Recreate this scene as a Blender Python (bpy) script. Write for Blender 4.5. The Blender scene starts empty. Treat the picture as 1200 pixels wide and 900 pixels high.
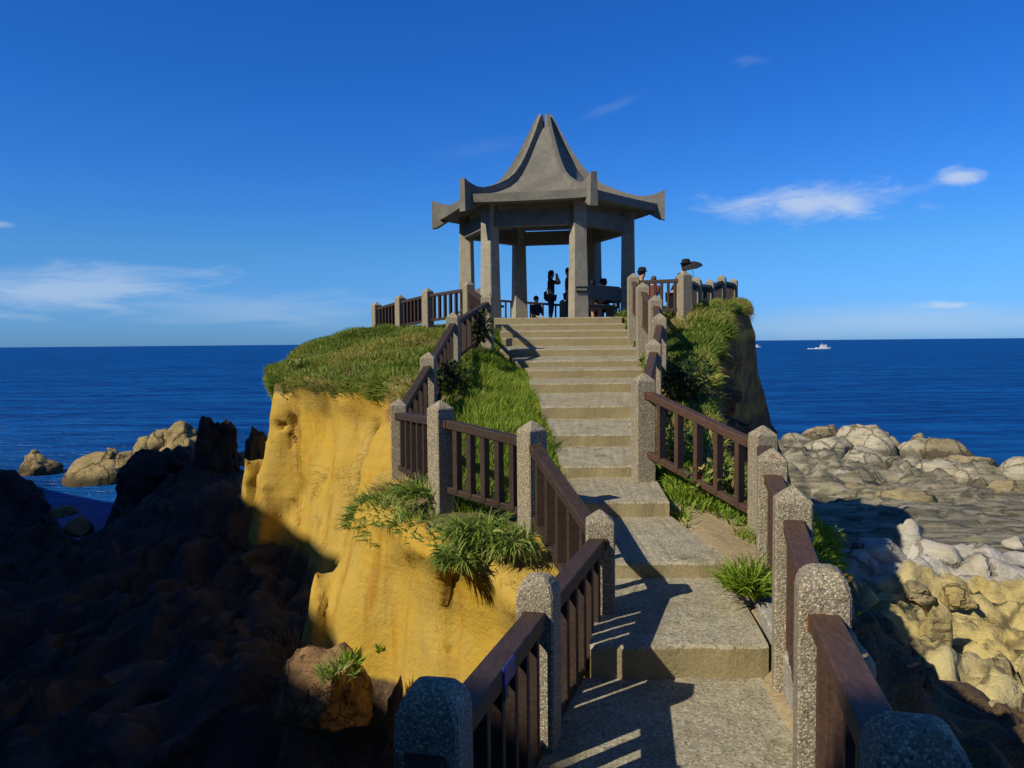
import bpy, bmesh, math, random
import numpy as np
from mathutils import Vector, Matrix

random.seed(7)
RNG = np.random.default_rng(11)
EYE = 8.0                       # eye height above the sea, metres
sc = bpy.context.scene
C = sc.collection

# ------------------------------------------------------------------ camera
F_PX = 930.0
PITCH, ROLL = math.radians(-2.99), math.radians(-0.525)
cam_d = bpy.data.cameras.new("camera")
cam_d.sensor_width = 36.0
cam_d.lens = F_PX / 1200.0 * 36.0
cam_d.clip_start, cam_d.clip_end = 0.05, 60000.0
cam = bpy.data.objects.new("camera", cam_d)
C.objects.link(cam)
CAM_R = Matrix.Rotation(math.radians(90) + PITCH, 3, 'X') @ Matrix.Rotation(ROLL, 3, 'Z')
cam.matrix_world = Matrix.Translation((0, 0, EYE)) @ CAM_R.to_4x4()
sc.camera = cam

# ------------------------------------------------------------------ light
SUN_EL = math.radians(38.5)
LX, LY = 0.81, 0.585             # horizontal travel direction of the sunlight
n_ = math.hypot(LX, LY); LX, LY = LX / n_, LY / n_
TANE = math.tan(SUN_EL)
sun_d = bpy.data.lights.new("sun", 'SUN')
sun_d.energy = 5.0
sun_d.angle = math.radians(0.5)
sun_d.color = (1.0, 0.89, 0.70)
sun = bpy.data.objects.new("sun", sun_d)
C.objects.link(sun)
ldir = Vector((LX * math.cos(SUN_EL), LY * math.cos(SUN_EL), -math.sin(SUN_EL)))
sun.rotation_euler = ldir.to_track_quat('-Z', 'Y').to_euler()
sun.location = (-20, -14, 40)

sc.view_settings.view_transform = 'Standard'
sc.view_settings.look = 'None'
sc.view_settings.exposure = 0.0
sc.view_settings.gamma = 1.0
sc.view_settings.use_curve_mapping = False
sc.render.engine = 'CYCLES'
sc.cycles.use_denoising = True
sc.cycles.max_bounces = 6
sc.cycles.diffuse_bounces = 2


class NT:
    """small node-tree helper"""
    def __init__(s, tree):
        s.t = tree; s.n = tree.nodes; s.l = tree.links
    def new(s, kind, **kw):
        n = s.n.new(kind)
        for k, v in kw.items():
            setattr(n, k, v)
        return n
    def put(s, sock, v):
        if isinstance(v, bpy.types.NodeSocket):
            s.l.new(v, sock)
        elif v is not None:
            sock.default_value = v
    def m(s, op, a, b=None, c=None, clamp=False):
        n = s.new('ShaderNodeMath', operation=op, use_clamp=clamp)
        s.put(n.inputs[0], a)
        if b is not None: s.put(n.inputs[1], b)
        if c is not None: s.put(n.inputs[2], c)
        return n.outputs[0]
    def mix(s, f, a, b, bt='MIX'):
        n = s.new('ShaderNodeMix', data_type='RGBA', blend_type=bt)
        s.put(n.inputs[0], f); s.put(n.inputs[6], a); s.put(n.inputs[7], b)
        return n.outputs[2]
    def noise(s, vec, scale, detail=4, rough=0.55, dist=0.0, out=0):
        n = s.new('ShaderNodeTexNoise')
        s.put(n.inputs['Vector'], vec)
        n.inputs['Scale'].default_value = scale
        n.inputs['Detail'].default_value = detail
        n.inputs['Roughness'].default_value = rough
        n.inputs['Distortion'].default_value = dist
        return n.outputs[out]
    def ramp(s, f, stops, interp='LINEAR'):
        n = s.new('ShaderNodeValToRGB')
        n.color_ramp.interpolation = interp
        el = n.color_ramp.elements
        while len(el) < len(stops): el.new(0.5)
        for e, (p, c) in zip(el, stops):
            e.position = p
            e.color = (c[0], c[1], c[2], 1) if not isinstance(c, (int, float)) else (c, c, c, 1)
        s.put(n.inputs[0], f)
        return n.outputs[0]
    def step(s, x, lo, hi):
        n = s.new('ShaderNodeMapRange', interpolation_type='SMOOTHSTEP')
        s.put(n.inputs[0], x); s.put(n.inputs[1], lo); s.put(n.inputs[2], hi)
        return n.outputs[0]
    def scale(s, vec, v):
        n = s.new('ShaderNodeMapping')
        s.put(n.inputs['Vector'], vec)
        n.inputs['Scale'].default_value = v
        return n.outputs[0]
    def bump(s, h, strength, dist, normal=None):
        n = s.new('ShaderNodeBump')
        n.inputs['Strength'].default_value = strength
        n.inputs['Distance'].default_value = dist
        s.put(n.inputs['Height'], h)
        if normal is not None: s.put(n.inputs['Normal'], normal)
        return n.outputs[0]


def ray(px, py):
    d = CAM_R @ Vector(((px - 600.0) / F_PX, -(py - 450.0) / F_PX, -1.0))
    return d


def P(px, py, d):
    """world point seen at photo pixel (px, py) at forward distance d"""
    r = ray(px, py)
    return Vector((0, 0, EYE)) + r * (d / r.y)


# ------------------------------------------------------------------ sky
world = bpy.data.worlds.new("World")
sc.world = world
world.use_nodes = True
w = NT(world.node_tree)
w.n.clear()
sky = w.new('ShaderNodeTexSky', sky_type='NISHITA')
sky.sun_disc = False
sky.sun_elevation = SUN_EL
sky.sun_rotation = math.atan2(-LX, -LY) % (2 * math.pi)
sky.altitude = 0.0
sky.air_density = 1.0
sky.dust_density = 0.25
sky.ozone_density = 4.0
hs = w.new('ShaderNodeHueSaturation')
hs.inputs['Saturation'].default_value = 1.25
hs.inputs['Value'].default_value = 1.0
w.l.new(sky.outputs[0], hs.inputs['Color'])
tc = w.new('ShaderNodeTexCoord')
sep = w.new('ShaderNodeSeparateXYZ')
w.l.new(tc.outputs['Generated'], sep.inputs[0])
az = w.m('ARCTAN2', sep.outputs[0], sep.outputs[1])
el_ = w.m('ARCSINE', sep.outputs[2])
comb = w.new('ShaderNodeCombineXYZ')
w.l.new(az, comb.inputs[0]); w.l.new(el_, comb.inputs[1])
polar = comb.outputs[0]


def azel(px, py):
    r = ray(px, py).normalized()
    return math.atan2(r.x, r.y), math.asin(r.z)


def cloud(px, py, wpx, hpx, tilt, dens, nsx, nsy, edge=0.55, det=6, amp=2.0):
    a0, e0 = azel(px, py)
    da = w.m('SUBTRACT', az, a0)
    de = w.m('SUBTRACT', w.m('SUBTRACT', el_, e0), w.m('MULTIPLY', da, tilt))
    u = w.m('DIVIDE', da, wpx / F_PX)
    v = w.m('DIVIDE', de, hpx / F_PX)
    r2 = w.m('ADD', w.m('MULTIPLY', u, u), w.m('MULTIPLY', v, v))
    nz = w.noise(w.scale(polar, (nsx, nsy, 1)), 1.0, det, 0.62, 0.6)
    val = w.m('ADD', w.m('SUBTRACT', 1.0, w.m('SQRT', r2)), w.m('MULTIPLY', w.m('SUBTRACT', nz, 0.5), amp))
    return w.m('MULTIPLY', w.step(val, 0.0, edge * 1.9), dens)


cl = [cloud(945, 238, 118, 26, 0.0, 0.66, 14, 46),
      cloud(1062, 224, 60, 8, 0.22, 0.12, 16, 50),
      cloud(1120, 208, 28, 12, 0.0, 0.66, 22, 60),
      cloud(80, 338, 190, 34, 0.08, 0.44, 9, 55),
      cloud(115, 322, 75, 9, 0.1, 0.34, 14, 70),
      cloud(300, 362, 220, 26, -0.02, 0.22, 8, 50),
      cloud(1060, 378, 330, 26, 0.0, 0.30, 5, 40, .5, 6, .9),
      cloud(1108, 358, 42, 6, 0.0, 0.55, 24, 90),
      cloud(1110, 383, 40, 6, 0.0, 0.22, 24, 90),
      cloud(710, 128, 60, 8, 0.3, 0.06, 16, 40),
      cloud(880, 70, 30, 7, 0.0, 0.10, 20, 60),
      cloud(570, 172, 70, 12, 0.1, 0.04, 16, 60),
      cloud(3, 262, 16, 5, 0.0, 0.3, 26, 90)]
tot = cl[0]
for c_ in cl[1:]:
    tot = w.m('MAXIMUM', tot, c_)
# polarised-looking deep blue: the sea air near the horizon stays blue instead of yellow
grade = w.ramp(w.m('MULTIPLY', w.m('ABSOLUTE', el_), 0.64), [(0.0, (.16, .39, 1.0)), (0.032, (.20, .43, .90)), (0.07, (.25, .50, .80)), (0.109, (.245, .51, .88)), (0.19, (.20, .50, .90)), (0.33, (.19, .50, .90)), (0.46, (.36, .44, .56)), (1.0, (.34, .37, .42))])
skyg = w.mix(1.0, w.mix(1.0, hs.outputs[0], grade, 'MULTIPLY'), (1.76, 1.76, 1.76, 1), 'MULTIPLY')
skyc = w.mix(tot, skyg, (7.6, 8.6, 9.8, 1))
bg = w.new('ShaderNodeBackground')
bg.inputs['Strength'].default_value = 0.083
w.l.new(skyc, bg.inputs['Color'])
wo = w.new('ShaderNodeOutputWorld')
w.l.new(bg.outputs[0], wo.inputs[0])

# ------------------------------------------------------------------ noise in numpy


def _hash(ix, iy, iz, seed):
    h = (ix.astype(np.int64) * 374761393 + iy.astype(np.int64) * 668265263 + iz.astype(np.int64) * 2147483647 + seed * 1274126177) & 0xFFFFFFFF
    h = ((h ^ (h >> 13)) * 1274126177) & 0xFFFFFFFF
    h = h ^ (h >> 16)
    return (h & 0xFFFF).astype(np.float32) / 32767.5 - 1.0


def noise3(x, y, z, seed=0):
    x, y, z = np.broadcast_arrays(x, y, z)
    ix, iy, iz = np.floor(x), np.floor(y), np.floor(z)
    fx, fy, fz = (x - ix).astype(np.float32), (y - iy).astype(np.float32), (z - iz).astype(np.float32)
    ux, uy, uz = [f * f * f * (f * (f * 6 - 15) + 10) for f in (fx, fy, fz)]
    r = 0
    for dx in (0, 1):
        wx = ux if dx else 1 - ux
        for dy in (0, 1):
            wy = uy if dy else 1 - uy
            for dz in (0, 1):
                wz = uz if dz else 1 - uz
                r = r + wx * wy * wz * _hash(ix + dx, iy + dy, iz + dz, seed)
    return r


def fbm(x, y, z, seed=0, octv=3, gain=0.5):
    r, a, f = 0, 1.0, 1.0
    for o in range(octv):
        r = r + a * noise3(x * f, y * f, z * f, seed + 17 * o)
        a *= gain; f *= 2.03
    return r


# ------------------------------------------------------------------ object helpers
def tag(o, label=None, cat=None, group=None, kind=None):
    if label: o["label"] = label
    if cat: o["category"] = cat
    if group: o["group"] = group
    if kind: o["kind"] = kind
    return o


def mesh_np(name, V, Fq, mat, smooth=True, attrs=None, parent=None):
    """V (n,3); Fq list/array of equal-size faces or a list of arrays"""
    V = np.asarray(V, dtype=np.float32)
    fl = Fq if isinstance(Fq, list) and len(Fq) and isinstance(Fq[0], np.ndarray) and Fq[0].ndim == 2 else [np.asarray(Fq)]
    fl = [f for f in fl if len(f)]
    me = bpy.data.meshes.new(name)
    me.vertices.add(len(V))
    me.vertices.foreach_set("co", V.ravel())
    loops = np.concatenate([f.ravel() for f in fl]).astype(np.int32)
    tots = np.concatenate([np.full(len(f), f.shape[1], np.int32) for f in fl])
    starts = np.concatenate([[0], np.cumsum(tots)[:-1]]).astype(np.int32)
    me.loops.add(len(loops))
    me.loops.foreach_set("vertex_index", loops)
    me.polygons.add(len(tots))
    me.polygons.foreach_set("loop_start", starts)
    me.polygons.foreach_set("loop_total", tots)
    me.update(calc_edges=True)
    me.polygons.foreach_set("use_smooth", np.full(len(tots), smooth, dtype=bool))
    for k, a in (attrs or {}).items():
        at = me.attributes.new(k, 'FLOAT', 'POINT')
        at.data.foreach_set("value", np.asarray(a, dtype=np.float32))
    me.validate()
    me.materials.append(mat)
    o = bpy.data.objects.new(name, me)
    C.objects.link(o)
    if parent is not None: o.parent = parent
    return o


def obj_bm(name, bm, mat, parent=None, smooth=False, recalc=True):
    if recalc: bmesh.ops.recalc_face_normals(bm, faces=bm.faces)
    me = bpy.data.meshes.new(name)
    bm.to_mesh(me); bm.free()
    if smooth:
        for p in me.polygons: p.use_smooth = True
    me.materials.append(mat)
    o = bpy.data.objects.new(name, me)
    C.objects.link(o)
    if parent is not None: o.parent = parent
    return o


def thing(name, loc, label, cat, group=None, rz=0.0):
    o = bpy.data.objects.new(name, None)
    o.empty_display_size = 0.2
    o.location = loc
    o.rotation_euler = (0, 0, rz)
    C.objects.link(o)
    return tag(o, label, cat, group)


def bm_box(bm, c, size, rot=None, chamfer=0.0):
    """box centred at c, optional 3x3 rotation"""
    sub = bmesh.new()
    bmesh.ops.create_cube(sub, size=1.0)
    bmesh.ops.scale(sub, vec=size, verts=sub.verts)
    if chamfer > 0:
        bmesh.ops.bevel(sub, geom=sub.edges[:], offset=chamfer, segments=1, affect='EDGES')
    M = Matrix.Translation(c) @ (rot.to_4x4() if rot is not None else Matrix.Identity(4))
    bmesh.ops.transform(sub, matrix=M, verts=sub.verts)
    tmp = bpy.data.meshes.new("t"); sub.to_mesh(tmp); sub.free()
    bm.from_mesh(tmp); bpy.data.meshes.remove(tmp)


def bm_bar(bm, a, b, wdt, hgt, chamfer=0.006):
    """bar from a to b, width horizontal, height in the vertical plane"""
    a, b = Vector(a), Vector(b)
    y = (b - a); L = y.length; y.normalize()
    x = y.cross(Vector((0, 0, 1))).normalized()
    z = x.cross(y)
    R = Matrix((x, y, z)).transposed()
    bm_box(bm, (a + b) / 2, (wdt, L, hgt), R, chamfer)


# ------------------------------------------------------------------ materials
def mat_new(name, rough=0.85, spec=0.25):
    m = bpy.data.materials.new(name)
    m.use_nodes = True
    nt = NT(m.node_tree)
    b = nt.n['Principled BSDF']
    b.inputs['Roughness'].default_value = rough
    b.inputs['Specular IOR Level'].default_value = spec
    return m, nt, b


def simple(name, col, rough=0.7, var=0.25, scale=12, spec=0.25, bump=0.0):
    m, nt, b = mat_new(name, rough, spec)
    g = nt.new('ShaderNodeTexCoord').outputs['Object']
    n = nt.noise(g, scale, 5)
    lo = tuple(c * (1 - var) for c in col) + (1,)
    hi = tuple(min(1, c * (1 + var)) for c in col) + (1,)
    nt.put(b.inputs['Base Color'], nt.mix(n, lo, hi))
    if bump: nt.put(b.inputs['Normal'], nt.bump(n, 0.5, bump))
    return m


def mk_concrete(name, c1, c2, stain, speck=True):
    m, nt, b = mat_new(name, 0.9, 0.2)
    g = nt.new('ShaderNodeNewGeometry')
    pos = g.outputs['Position']
    big = nt.noise(pos, 0.9, 5, 0.6)
    med = nt.noise(pos, 6, 6, 0.65)
    fine = nt.noise(pos, 55, 3, 0.7)
    col = nt.mix(nt.step(med, 0.3, 0.7), c1 + (1,), c2 + (1,))
    col = nt.mix(nt.m('MULTIPLY', nt.step(big, 0.45, 0.7), 0.6), col, stain + (1,))
    if speck:
        v = nt.new('ShaderNodeTexVoronoi'); v.inputs['Scale'].default_value = 85
        nt.put(v.inputs['Vector'], pos)
        sp = nt.new('ShaderNodeSeparateColor'); nt.l.new(v.outputs['Color'], sp.inputs[0])
        col = nt.mix(nt.m('MULTIPLY', nt.step(sp.outputs[0], 0.72, 0.8), 0.55), col, (0.10, 0.09, 0.075, 1))
        col = nt.mix(nt.m('MULTIPLY', nt.step(sp.outputs[1], 0.78, 0.85), 0.5), col, (0.55, 0.52, 0.44, 1))
    # vertical faces: ochre dirt washed down the risers
    sx = nt.new('ShaderNodeSeparateXYZ'); nt.l.new(g.outputs['True Normal'], sx.inputs[0])
    nt.put(b.inputs['Base Color'], col)
    h = nt.m('ADD', nt.m('MULTIPLY', fine, 0.5), med)
    nt.put(b.inputs['Normal'], nt.bump(h, 0.55, 0.02))
    return m, nt, b, col, sx


M_step, nt, b, col, sx = mk_concrete("step_concrete", (0.25, 0.23, 0.165), (0.38, 0.35, 0.25), (0.29, 0.235, 0.12))
nv = nt.m('ABSOLUTE', sx.outputs[2])
pos = nt.new('ShaderNodeNewGeometry').outputs['Position']
stk = nt.noise(nt.scale(pos, (9, 9, 1.2)), 1.0, 6, 0.7)
blo = nt.noise(pos, 2.6, 6, 0.7)
dirt = nt.m('MULTIPLY', nt.step(nv, 0.75, 0.25), nt.m('ADD', 0.45, nt.m('MULTIPLY', stk, 0.6)))
col = nt.mix(nt.m('MULTIPLY', nt.step(blo, 0.52, 0.68), 0.55), col, (0.17, 0.15, 0.095, 1))
mos = nt.noise(pos, 1.4, 6, 0.72)
col = nt.mix(nt.m('MULTIPLY', nt.step(mos, 0.60, 0.70), 0.5), col, (0.10, 0.105, 0.045, 1))
vc = nt.new('ShaderNodeTexVoronoi', feature='DISTANCE_TO_EDGE'); vc.inputs['Scale'].default_value = 0.8
vm = nt.new('ShaderNodeVectorMath', operation='MULTIPLY_ADD')
nt.put(vm.inputs[0], nt.noise(pos, 2.5, 5, 0.65, 0, 1)); vm.inputs[1].default_value = (.6, .6, .6); nt.put(vm.inputs[2], pos)
nt.put(vc.inputs['Vector'], vm.outputs[0])
crk = nt.m('MULTIPLY', nt.step(vc.outputs['Distance'], 0.010, 0.002), nt.step(blo, 0.45, 0.6))
col = nt.mix(nt.m('MULTIPLY', crk, 0.7), col, (0.06, 0.05, 0.03, 1))
nt.put(b.inputs['Base Color'], nt.mix(dirt, col, (0.285, 0.235, 0.115, 1)))
M_kerb = mk_concrete("kerb_concrete", (0.24, 0.235, 0.21), (0.36, 0.35, 0.31), (0.18, 0.17, 0.14))[0]
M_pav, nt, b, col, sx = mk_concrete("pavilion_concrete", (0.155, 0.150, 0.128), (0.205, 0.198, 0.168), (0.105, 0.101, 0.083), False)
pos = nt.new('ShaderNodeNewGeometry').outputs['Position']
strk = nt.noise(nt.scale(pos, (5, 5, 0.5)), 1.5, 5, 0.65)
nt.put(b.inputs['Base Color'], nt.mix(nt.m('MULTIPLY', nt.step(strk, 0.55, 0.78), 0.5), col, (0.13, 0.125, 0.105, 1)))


M_roofc = M_pav
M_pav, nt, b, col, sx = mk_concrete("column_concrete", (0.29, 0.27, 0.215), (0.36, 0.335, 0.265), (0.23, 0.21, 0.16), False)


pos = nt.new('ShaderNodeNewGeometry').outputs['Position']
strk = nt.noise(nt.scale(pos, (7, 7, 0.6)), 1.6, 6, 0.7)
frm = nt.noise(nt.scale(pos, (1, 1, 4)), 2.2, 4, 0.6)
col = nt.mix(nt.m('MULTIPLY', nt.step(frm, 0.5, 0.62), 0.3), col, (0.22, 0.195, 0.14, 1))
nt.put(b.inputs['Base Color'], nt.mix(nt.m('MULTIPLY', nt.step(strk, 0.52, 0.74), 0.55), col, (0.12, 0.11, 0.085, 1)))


def mk_aggregate():
    m, nt, b = mat_new("pebble_aggregate", 0.8, 0.3)
    pos = nt.new('ShaderNodeNewGeometry').outputs['Position']
    v = nt.new('ShaderNodeTexVoronoi'); v.inputs['Scale'].default_value = 120
    nt.put(v.inputs['Vector'], pos)
    sp = nt.new('ShaderNodeSeparateColor'); nt.l.new(v.outputs['Color'], sp.inputs[0])
    col = nt.ramp(sp.outputs[0], [(0.0, (0.09, 0.08, 0.06)), (0.25, (0.22, 0.19, 0.13)), (0.55, (0.36, 0.31, 0.21)),
                                  (0.78, (0.50, 0.46, 0.36)), (0.90, (0.26, 0.17, 0.085)), (1.0, (0.66, 0.63, 0.54))])
    gap = nt.step(v.outputs['Distance'], 0.0062, 0.0088)
    gap = nt.step(v.outputs['Distance'], 0.42, 0.70)
    col = nt.mix(gap, col, (0.20, 0.18, 0.135, 1))
    big = nt.noise(pos, 3.5, 5, 0.6)
    col = nt.mix(nt.m('MULTIPLY', nt.step(big, 0.5, 0.75), 0.45), col, (0.16, 0.15, 0.12, 1))
    rust = nt.noise(nt.scale(pos, (6, 6, 2.2)), 1.0, 5, 0.7)
    col = nt.mix(nt.m('MULTIPLY', nt.step(rust, 0.64, 0.72), 0.75), col, (0.22, 0.085, 0.03, 1))
    nt.put(b.inputs['Base Color'], col)
    h = nt.m('SUBTRACT', 1.0, v.outputs['Distance'])
    nt.put(b.inputs['Normal'], nt.bump(h, 0.6, 0.005))
    return m


M_agg = mk_aggregate()


def mk_wood(name, c1, c2):
    m, nt, b = mat_new(name, 0.62, 0.35)
    g = nt.new('ShaderNodeTexCoord').outputs['Object']
    gr = nt.noise(nt.scale(g, (14, 3, 14)), 3.0, 6, 0.7, 0.8)
    bl = nt.noise(g, 2.2, 4)
    col = nt.mix(nt.step(gr, 0.3, 0.75), c1 + (1,), c2 + (1,))
    col = nt.mix(nt.m('MULTIPLY', nt.step(bl, 0.5, 0.75), 0.5), col, tuple(x * 0.55 for x in c1) + (1,))
    nt.put(b.inputs['Base Color'], col)
    nt.put(b.inputs['Normal'], nt.bump(gr, 0.35, 0.006))
    return m


M_wood = mk_wood("dark_brown_rail", (0.030, 0.019, 0.014), (0.066, 0.043, 0.033))
M_wood_red = mk_wood("reddish_brown_rail", (0.052, 0.028, 0.019), (0.105, 0.060, 0.041))
M_rust = simple("rusty_iron", (0.13, 0.055, 0.026), 0.8, 0.4, 30)


def mk_cliff():
    m, nt, b = mat_new("yellow_sandstone", 0.9, 0.12)
    pos = nt.new('ShaderNodeNewGeometry').outputs['Position']
    a = nt.new('ShaderNodeAttribute'); a.attribute_name = "soil"
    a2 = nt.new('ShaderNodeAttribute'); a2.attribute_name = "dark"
    big = nt.noise(pos, 0.55, 4, 0.6, 0.5)
    strk = nt.noise(nt.scale(pos, (3.2, 3.2, 0.45)), 1.0, 6, 0.62, 0.4)
    med = nt.noise(pos, 3.0, 6, 0.62)
    fine = nt.noise(pos, 24, 4, 0.6)
    col = nt.mix(nt.step(big, 0.32, 0.68), (0.44, 0.285, 0.036, 1), (0.41, 0.295, 0.075, 1))
    col = nt.mix(nt.m('MULTIPLY', nt.step(strk, 0.5, 0.72), 0.75), col, (0.30, 0.140, 0.012, 1))
    col = nt.mix(nt.m('MULTIPLY', nt.step(med, 0.55, 0.75), 0.5), col, (0.29, 0.215, 0.075, 1))
    pale = nt.noise(nt.scale(pos, (1.3, 1.3, 0.8)), 1.1, 5, 0.6)
    col = nt.mix(nt.m('MULTIPLY', nt.step(pale, 0.6, 0.75), 0.45), col, (0.43, 0.34, 0.12, 1))
    # painted-in shade low down and on the right flank, plus a few grey stains
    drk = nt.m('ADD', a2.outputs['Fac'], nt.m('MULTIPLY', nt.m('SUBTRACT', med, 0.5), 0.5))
    shade_stain_col = nt.mix(nt.step(fine, 0.35, 0.65), (0.055, 0.036, 0.026, 1), (0.115, 0.078, 0.050, 1))
    col = nt.mix(nt.step(drk, 0.35, 0.65), col, shade_stain_col)
    so = nt.mix(nt.step(fine, 0.35, 0.65), (0.07, 0.07, 0.022, 1), (0.20, 0.155, 0.075, 1))
    sm = nt.m('ADD', a.outputs['Fac'], nt.m('MULTIPLY', nt.m('SUBTRACT', med, 0.5), 0.8))
    col = nt.mix(nt.step(sm, 0.38, 0.62), col, so)
    pit = nt.noise(pos, 9.0, 6, 0.7)
    col = nt.mix(nt.m('MULTIPLY', nt.step(pit, 0.58, 0.70), 0.45), col, (0.25, 0.15, 0.03, 1))
    bedc = nt.noise(nt.scale(pos, (0.35, 0.35, 5.0)), 1.0, 6, 0.65, 0.6)
    col = nt.mix(nt.m('MULTIPLY', nt.step(bedc, 0.52, 0.66), 0.38), col, (0.33, 0.18, 0.022, 1))
    spk = nt.noise(pos, 45, 4, 0.7)
    col = nt.mix(nt.m('MULTIPLY', nt.step(spk, 0.55, 0.72), 0.3), col, (0.52, 0.38, 0.12, 1))
    ad = nt.new('ShaderNodeAttribute'); ad.attribute_name = "dirt"
    col = nt.mix(nt.step(nt.m('ADD', ad.outputs['Fac'], nt.m('MULTIPLY', nt.m('SUBTRACT', med, 0.5), 0.8)), .35, .65), col, nt.mix(fine, (0.20, 0.15, 0.085, 1), (0.44, 0.36, 0.22, 1)))
    # hairline cracks
    v = nt.new('ShaderNodeTexVoronoi', feature='DISTANCE_TO_EDGE'); v.inputs['Scale'].default_value = 1.0
    wob = nt.noise(pos, 1.6, 4, 0.6, 0, 1)
    vm = nt.new('ShaderNodeVectorMath', operation='MULTIPLY_ADD')
    nt.put(vm.inputs[0], wob); vm.inputs[1].default_value = (1.1, 1.1, 1.1); nt.put(vm.inputs[2], nt.scale(pos, (0.85, 0.85, 0.33)))
    nt.put(v.inputs['Vector'], vm.outputs[0])
    crack = nt.step(v.outputs['Distance'], 0.008, 0.0)
    crack = nt.m('MULTIPLY', crack, nt.step(big, 0.45, 0.6))
    col = nt.mix(nt.m('MULTIPLY', crack, 0.5), col, (0.16, 0.09, 0.02, 1))
    nt.put(b.inputs['Base Color'], col)
    h = nt.m('ADD', nt.m('MULTIPLY', med, 0.8), nt.m('ADD', nt.m('MULTIPLY', strk, 0.5), nt.m('MULTIPLY', fine, 0.16)))
    grit = nt.noise(pos, 70, 4, 0.7)
    bed = nt.noise(nt.scale(pos, (0.4, 0.4, 7.0)), 1.0, 5, 0.6, 0.5)
    h = nt.m('ADD', h, nt.m('ADD', nt.m('MULTIPLY', grit, 0.10), nt.m('MULTIPLY', bed, 0.22)))
    h = nt.m('SUBTRACT', h, nt.m('MULTIPLY', crack, 0.35))
    nt.put(b.inputs['Normal'], nt.bump(h, 0.5, 0.09))
    return m


M_cliff = mk_cliff()


def mk_rock(name, c1, c2, c3, strat=0.0, sc_=1.0, bump=0.12):
    m, nt, b = mat_new(name, 0.88, 0.2)
    pos = nt.new('ShaderNodeNewGeometry').outputs['Position']
    big = nt.noise(pos, 0.5 * sc_, 5, 0.6, 0.4)
    med = nt.noise(pos, 2.2 * sc_, 6, 0.65)
    fine = nt.noise(pos, 14 * sc_, 4, 0.65)
    col = nt.mix(nt.step(big, 0.35, 0.65), c1 + (1,), c2 + (1,))
    col = nt.mix(nt.m('MULTIPLY', nt.step(med, 0.48, 0.7), 0.7), col, c3 + (1,))
    h = nt.m('ADD', med, nt.m('MULTIPLY', fine, 0.3))
    if strat:
        st = nt.noise(nt.scale(pos, (0.35, 1.6, 6.0)), 1.2 * sc_, 5, 0.6, 0.3)
        col = nt.mix(nt.m('MULTIPLY', nt.step(st, 0.5, 0.62), strat), col, tuple(x * 0.35 for x in c3) + (1,))
        h = nt.m('ADD', h, nt.m('MULTIPLY', st, 0.9))
    v = nt.new('ShaderNodeTexVoronoi', feature='DISTANCE_TO_EDGE'); v.inputs['Scale'].default_value = 0.55 * sc_
    wob = nt.noise(pos, 1.3 * sc_, 4, 0.6, 0, 1)
    vm = nt.new('ShaderNodeVectorMath', operation='MULTIPLY_ADD')
    nt.put(vm.inputs[0], wob); vm.inputs[1].default_value = (1.0, 1.0, 1.0); nt.put(vm.inputs[2], pos)
    nt.put(v.inputs['Vector'], vm.outputs[0])
    crack = nt.step(v.outputs['Distance'], 0.05, 0.0)
    col = nt.mix(nt.m('MULTIPLY', crack, 0.65), col, tuple(x * 0.25 for x in c3) + (1,))
    h = nt.m('SUBTRACT', h, nt.m('MULTIPLY', crack, 0.7))
    zz = nt.new('ShaderNodeSeparateXYZ'); nt.put(zz.inputs[0], pos)
    tide = nt.m('ADD', zz.outputs[2], nt.m('MULTIPLY', nt.m('SUBTRACT', med, 0.5), 1.4))
    col = nt.mix(nt.m('MULTIPLY', nt.step(tide, 0.75, 0.35), 0.8), col, tuple(x * 0.38 for x in c3) + (1,))
    nt.put(b.inputs['Base Color'], col)
    nt.put(b.inputs['Normal'], nt.bump(h, 0.75, bump))
    return m


M_boulder = mk_rock("pale_boulder", (0.43, 0.39, 0.285), (0.33, 0.295, 0.195), (0.19, 0.17, 0.105), 0.4)
M_bould_tan = mk_rock("tan_boulder", (0.32, 0.265, 0.15), (0.25, 0.205, 0.115), (0.13, 0.11, 0.065), 0.35)
M_white = mk_rock("bleached_rock", (0.46, 0.45, 0.41), (0.42, 0.39, 0.31), (0.33, 0.30, 0.22), 0.15)
M_ystone = mk_rock("yellow_stone", (0.40, 0.31, 0.11), (0.34, 0.28, 0.13), (0.20, 0.16, 0.07), 0.25, 1.5, .1)
M_brown = mk_rock("brown_rock", (0.22, 0.13, 0.065), (0.28, 0.18, 0.085), (0.14, 0.085, 0.045), 0.3, 3.0, 0.05)
M_darkrock = mk_rock("shade_dark_rock", (0.055, 0.053, 0.050), (0.036, 0.035, 0.034), (0.085, 0.079, 0.068), 0.0, 0.6, 0.2)  # left shore's shade put into the rock colour; also serves the dark pool rock
M_leftrock = mk_rock("shore_boulder", (0.33, 0.26, 0.125), (0.24, 0.185, 0.09), (0.11, 0.085, 0.045), 0.15)


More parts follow.
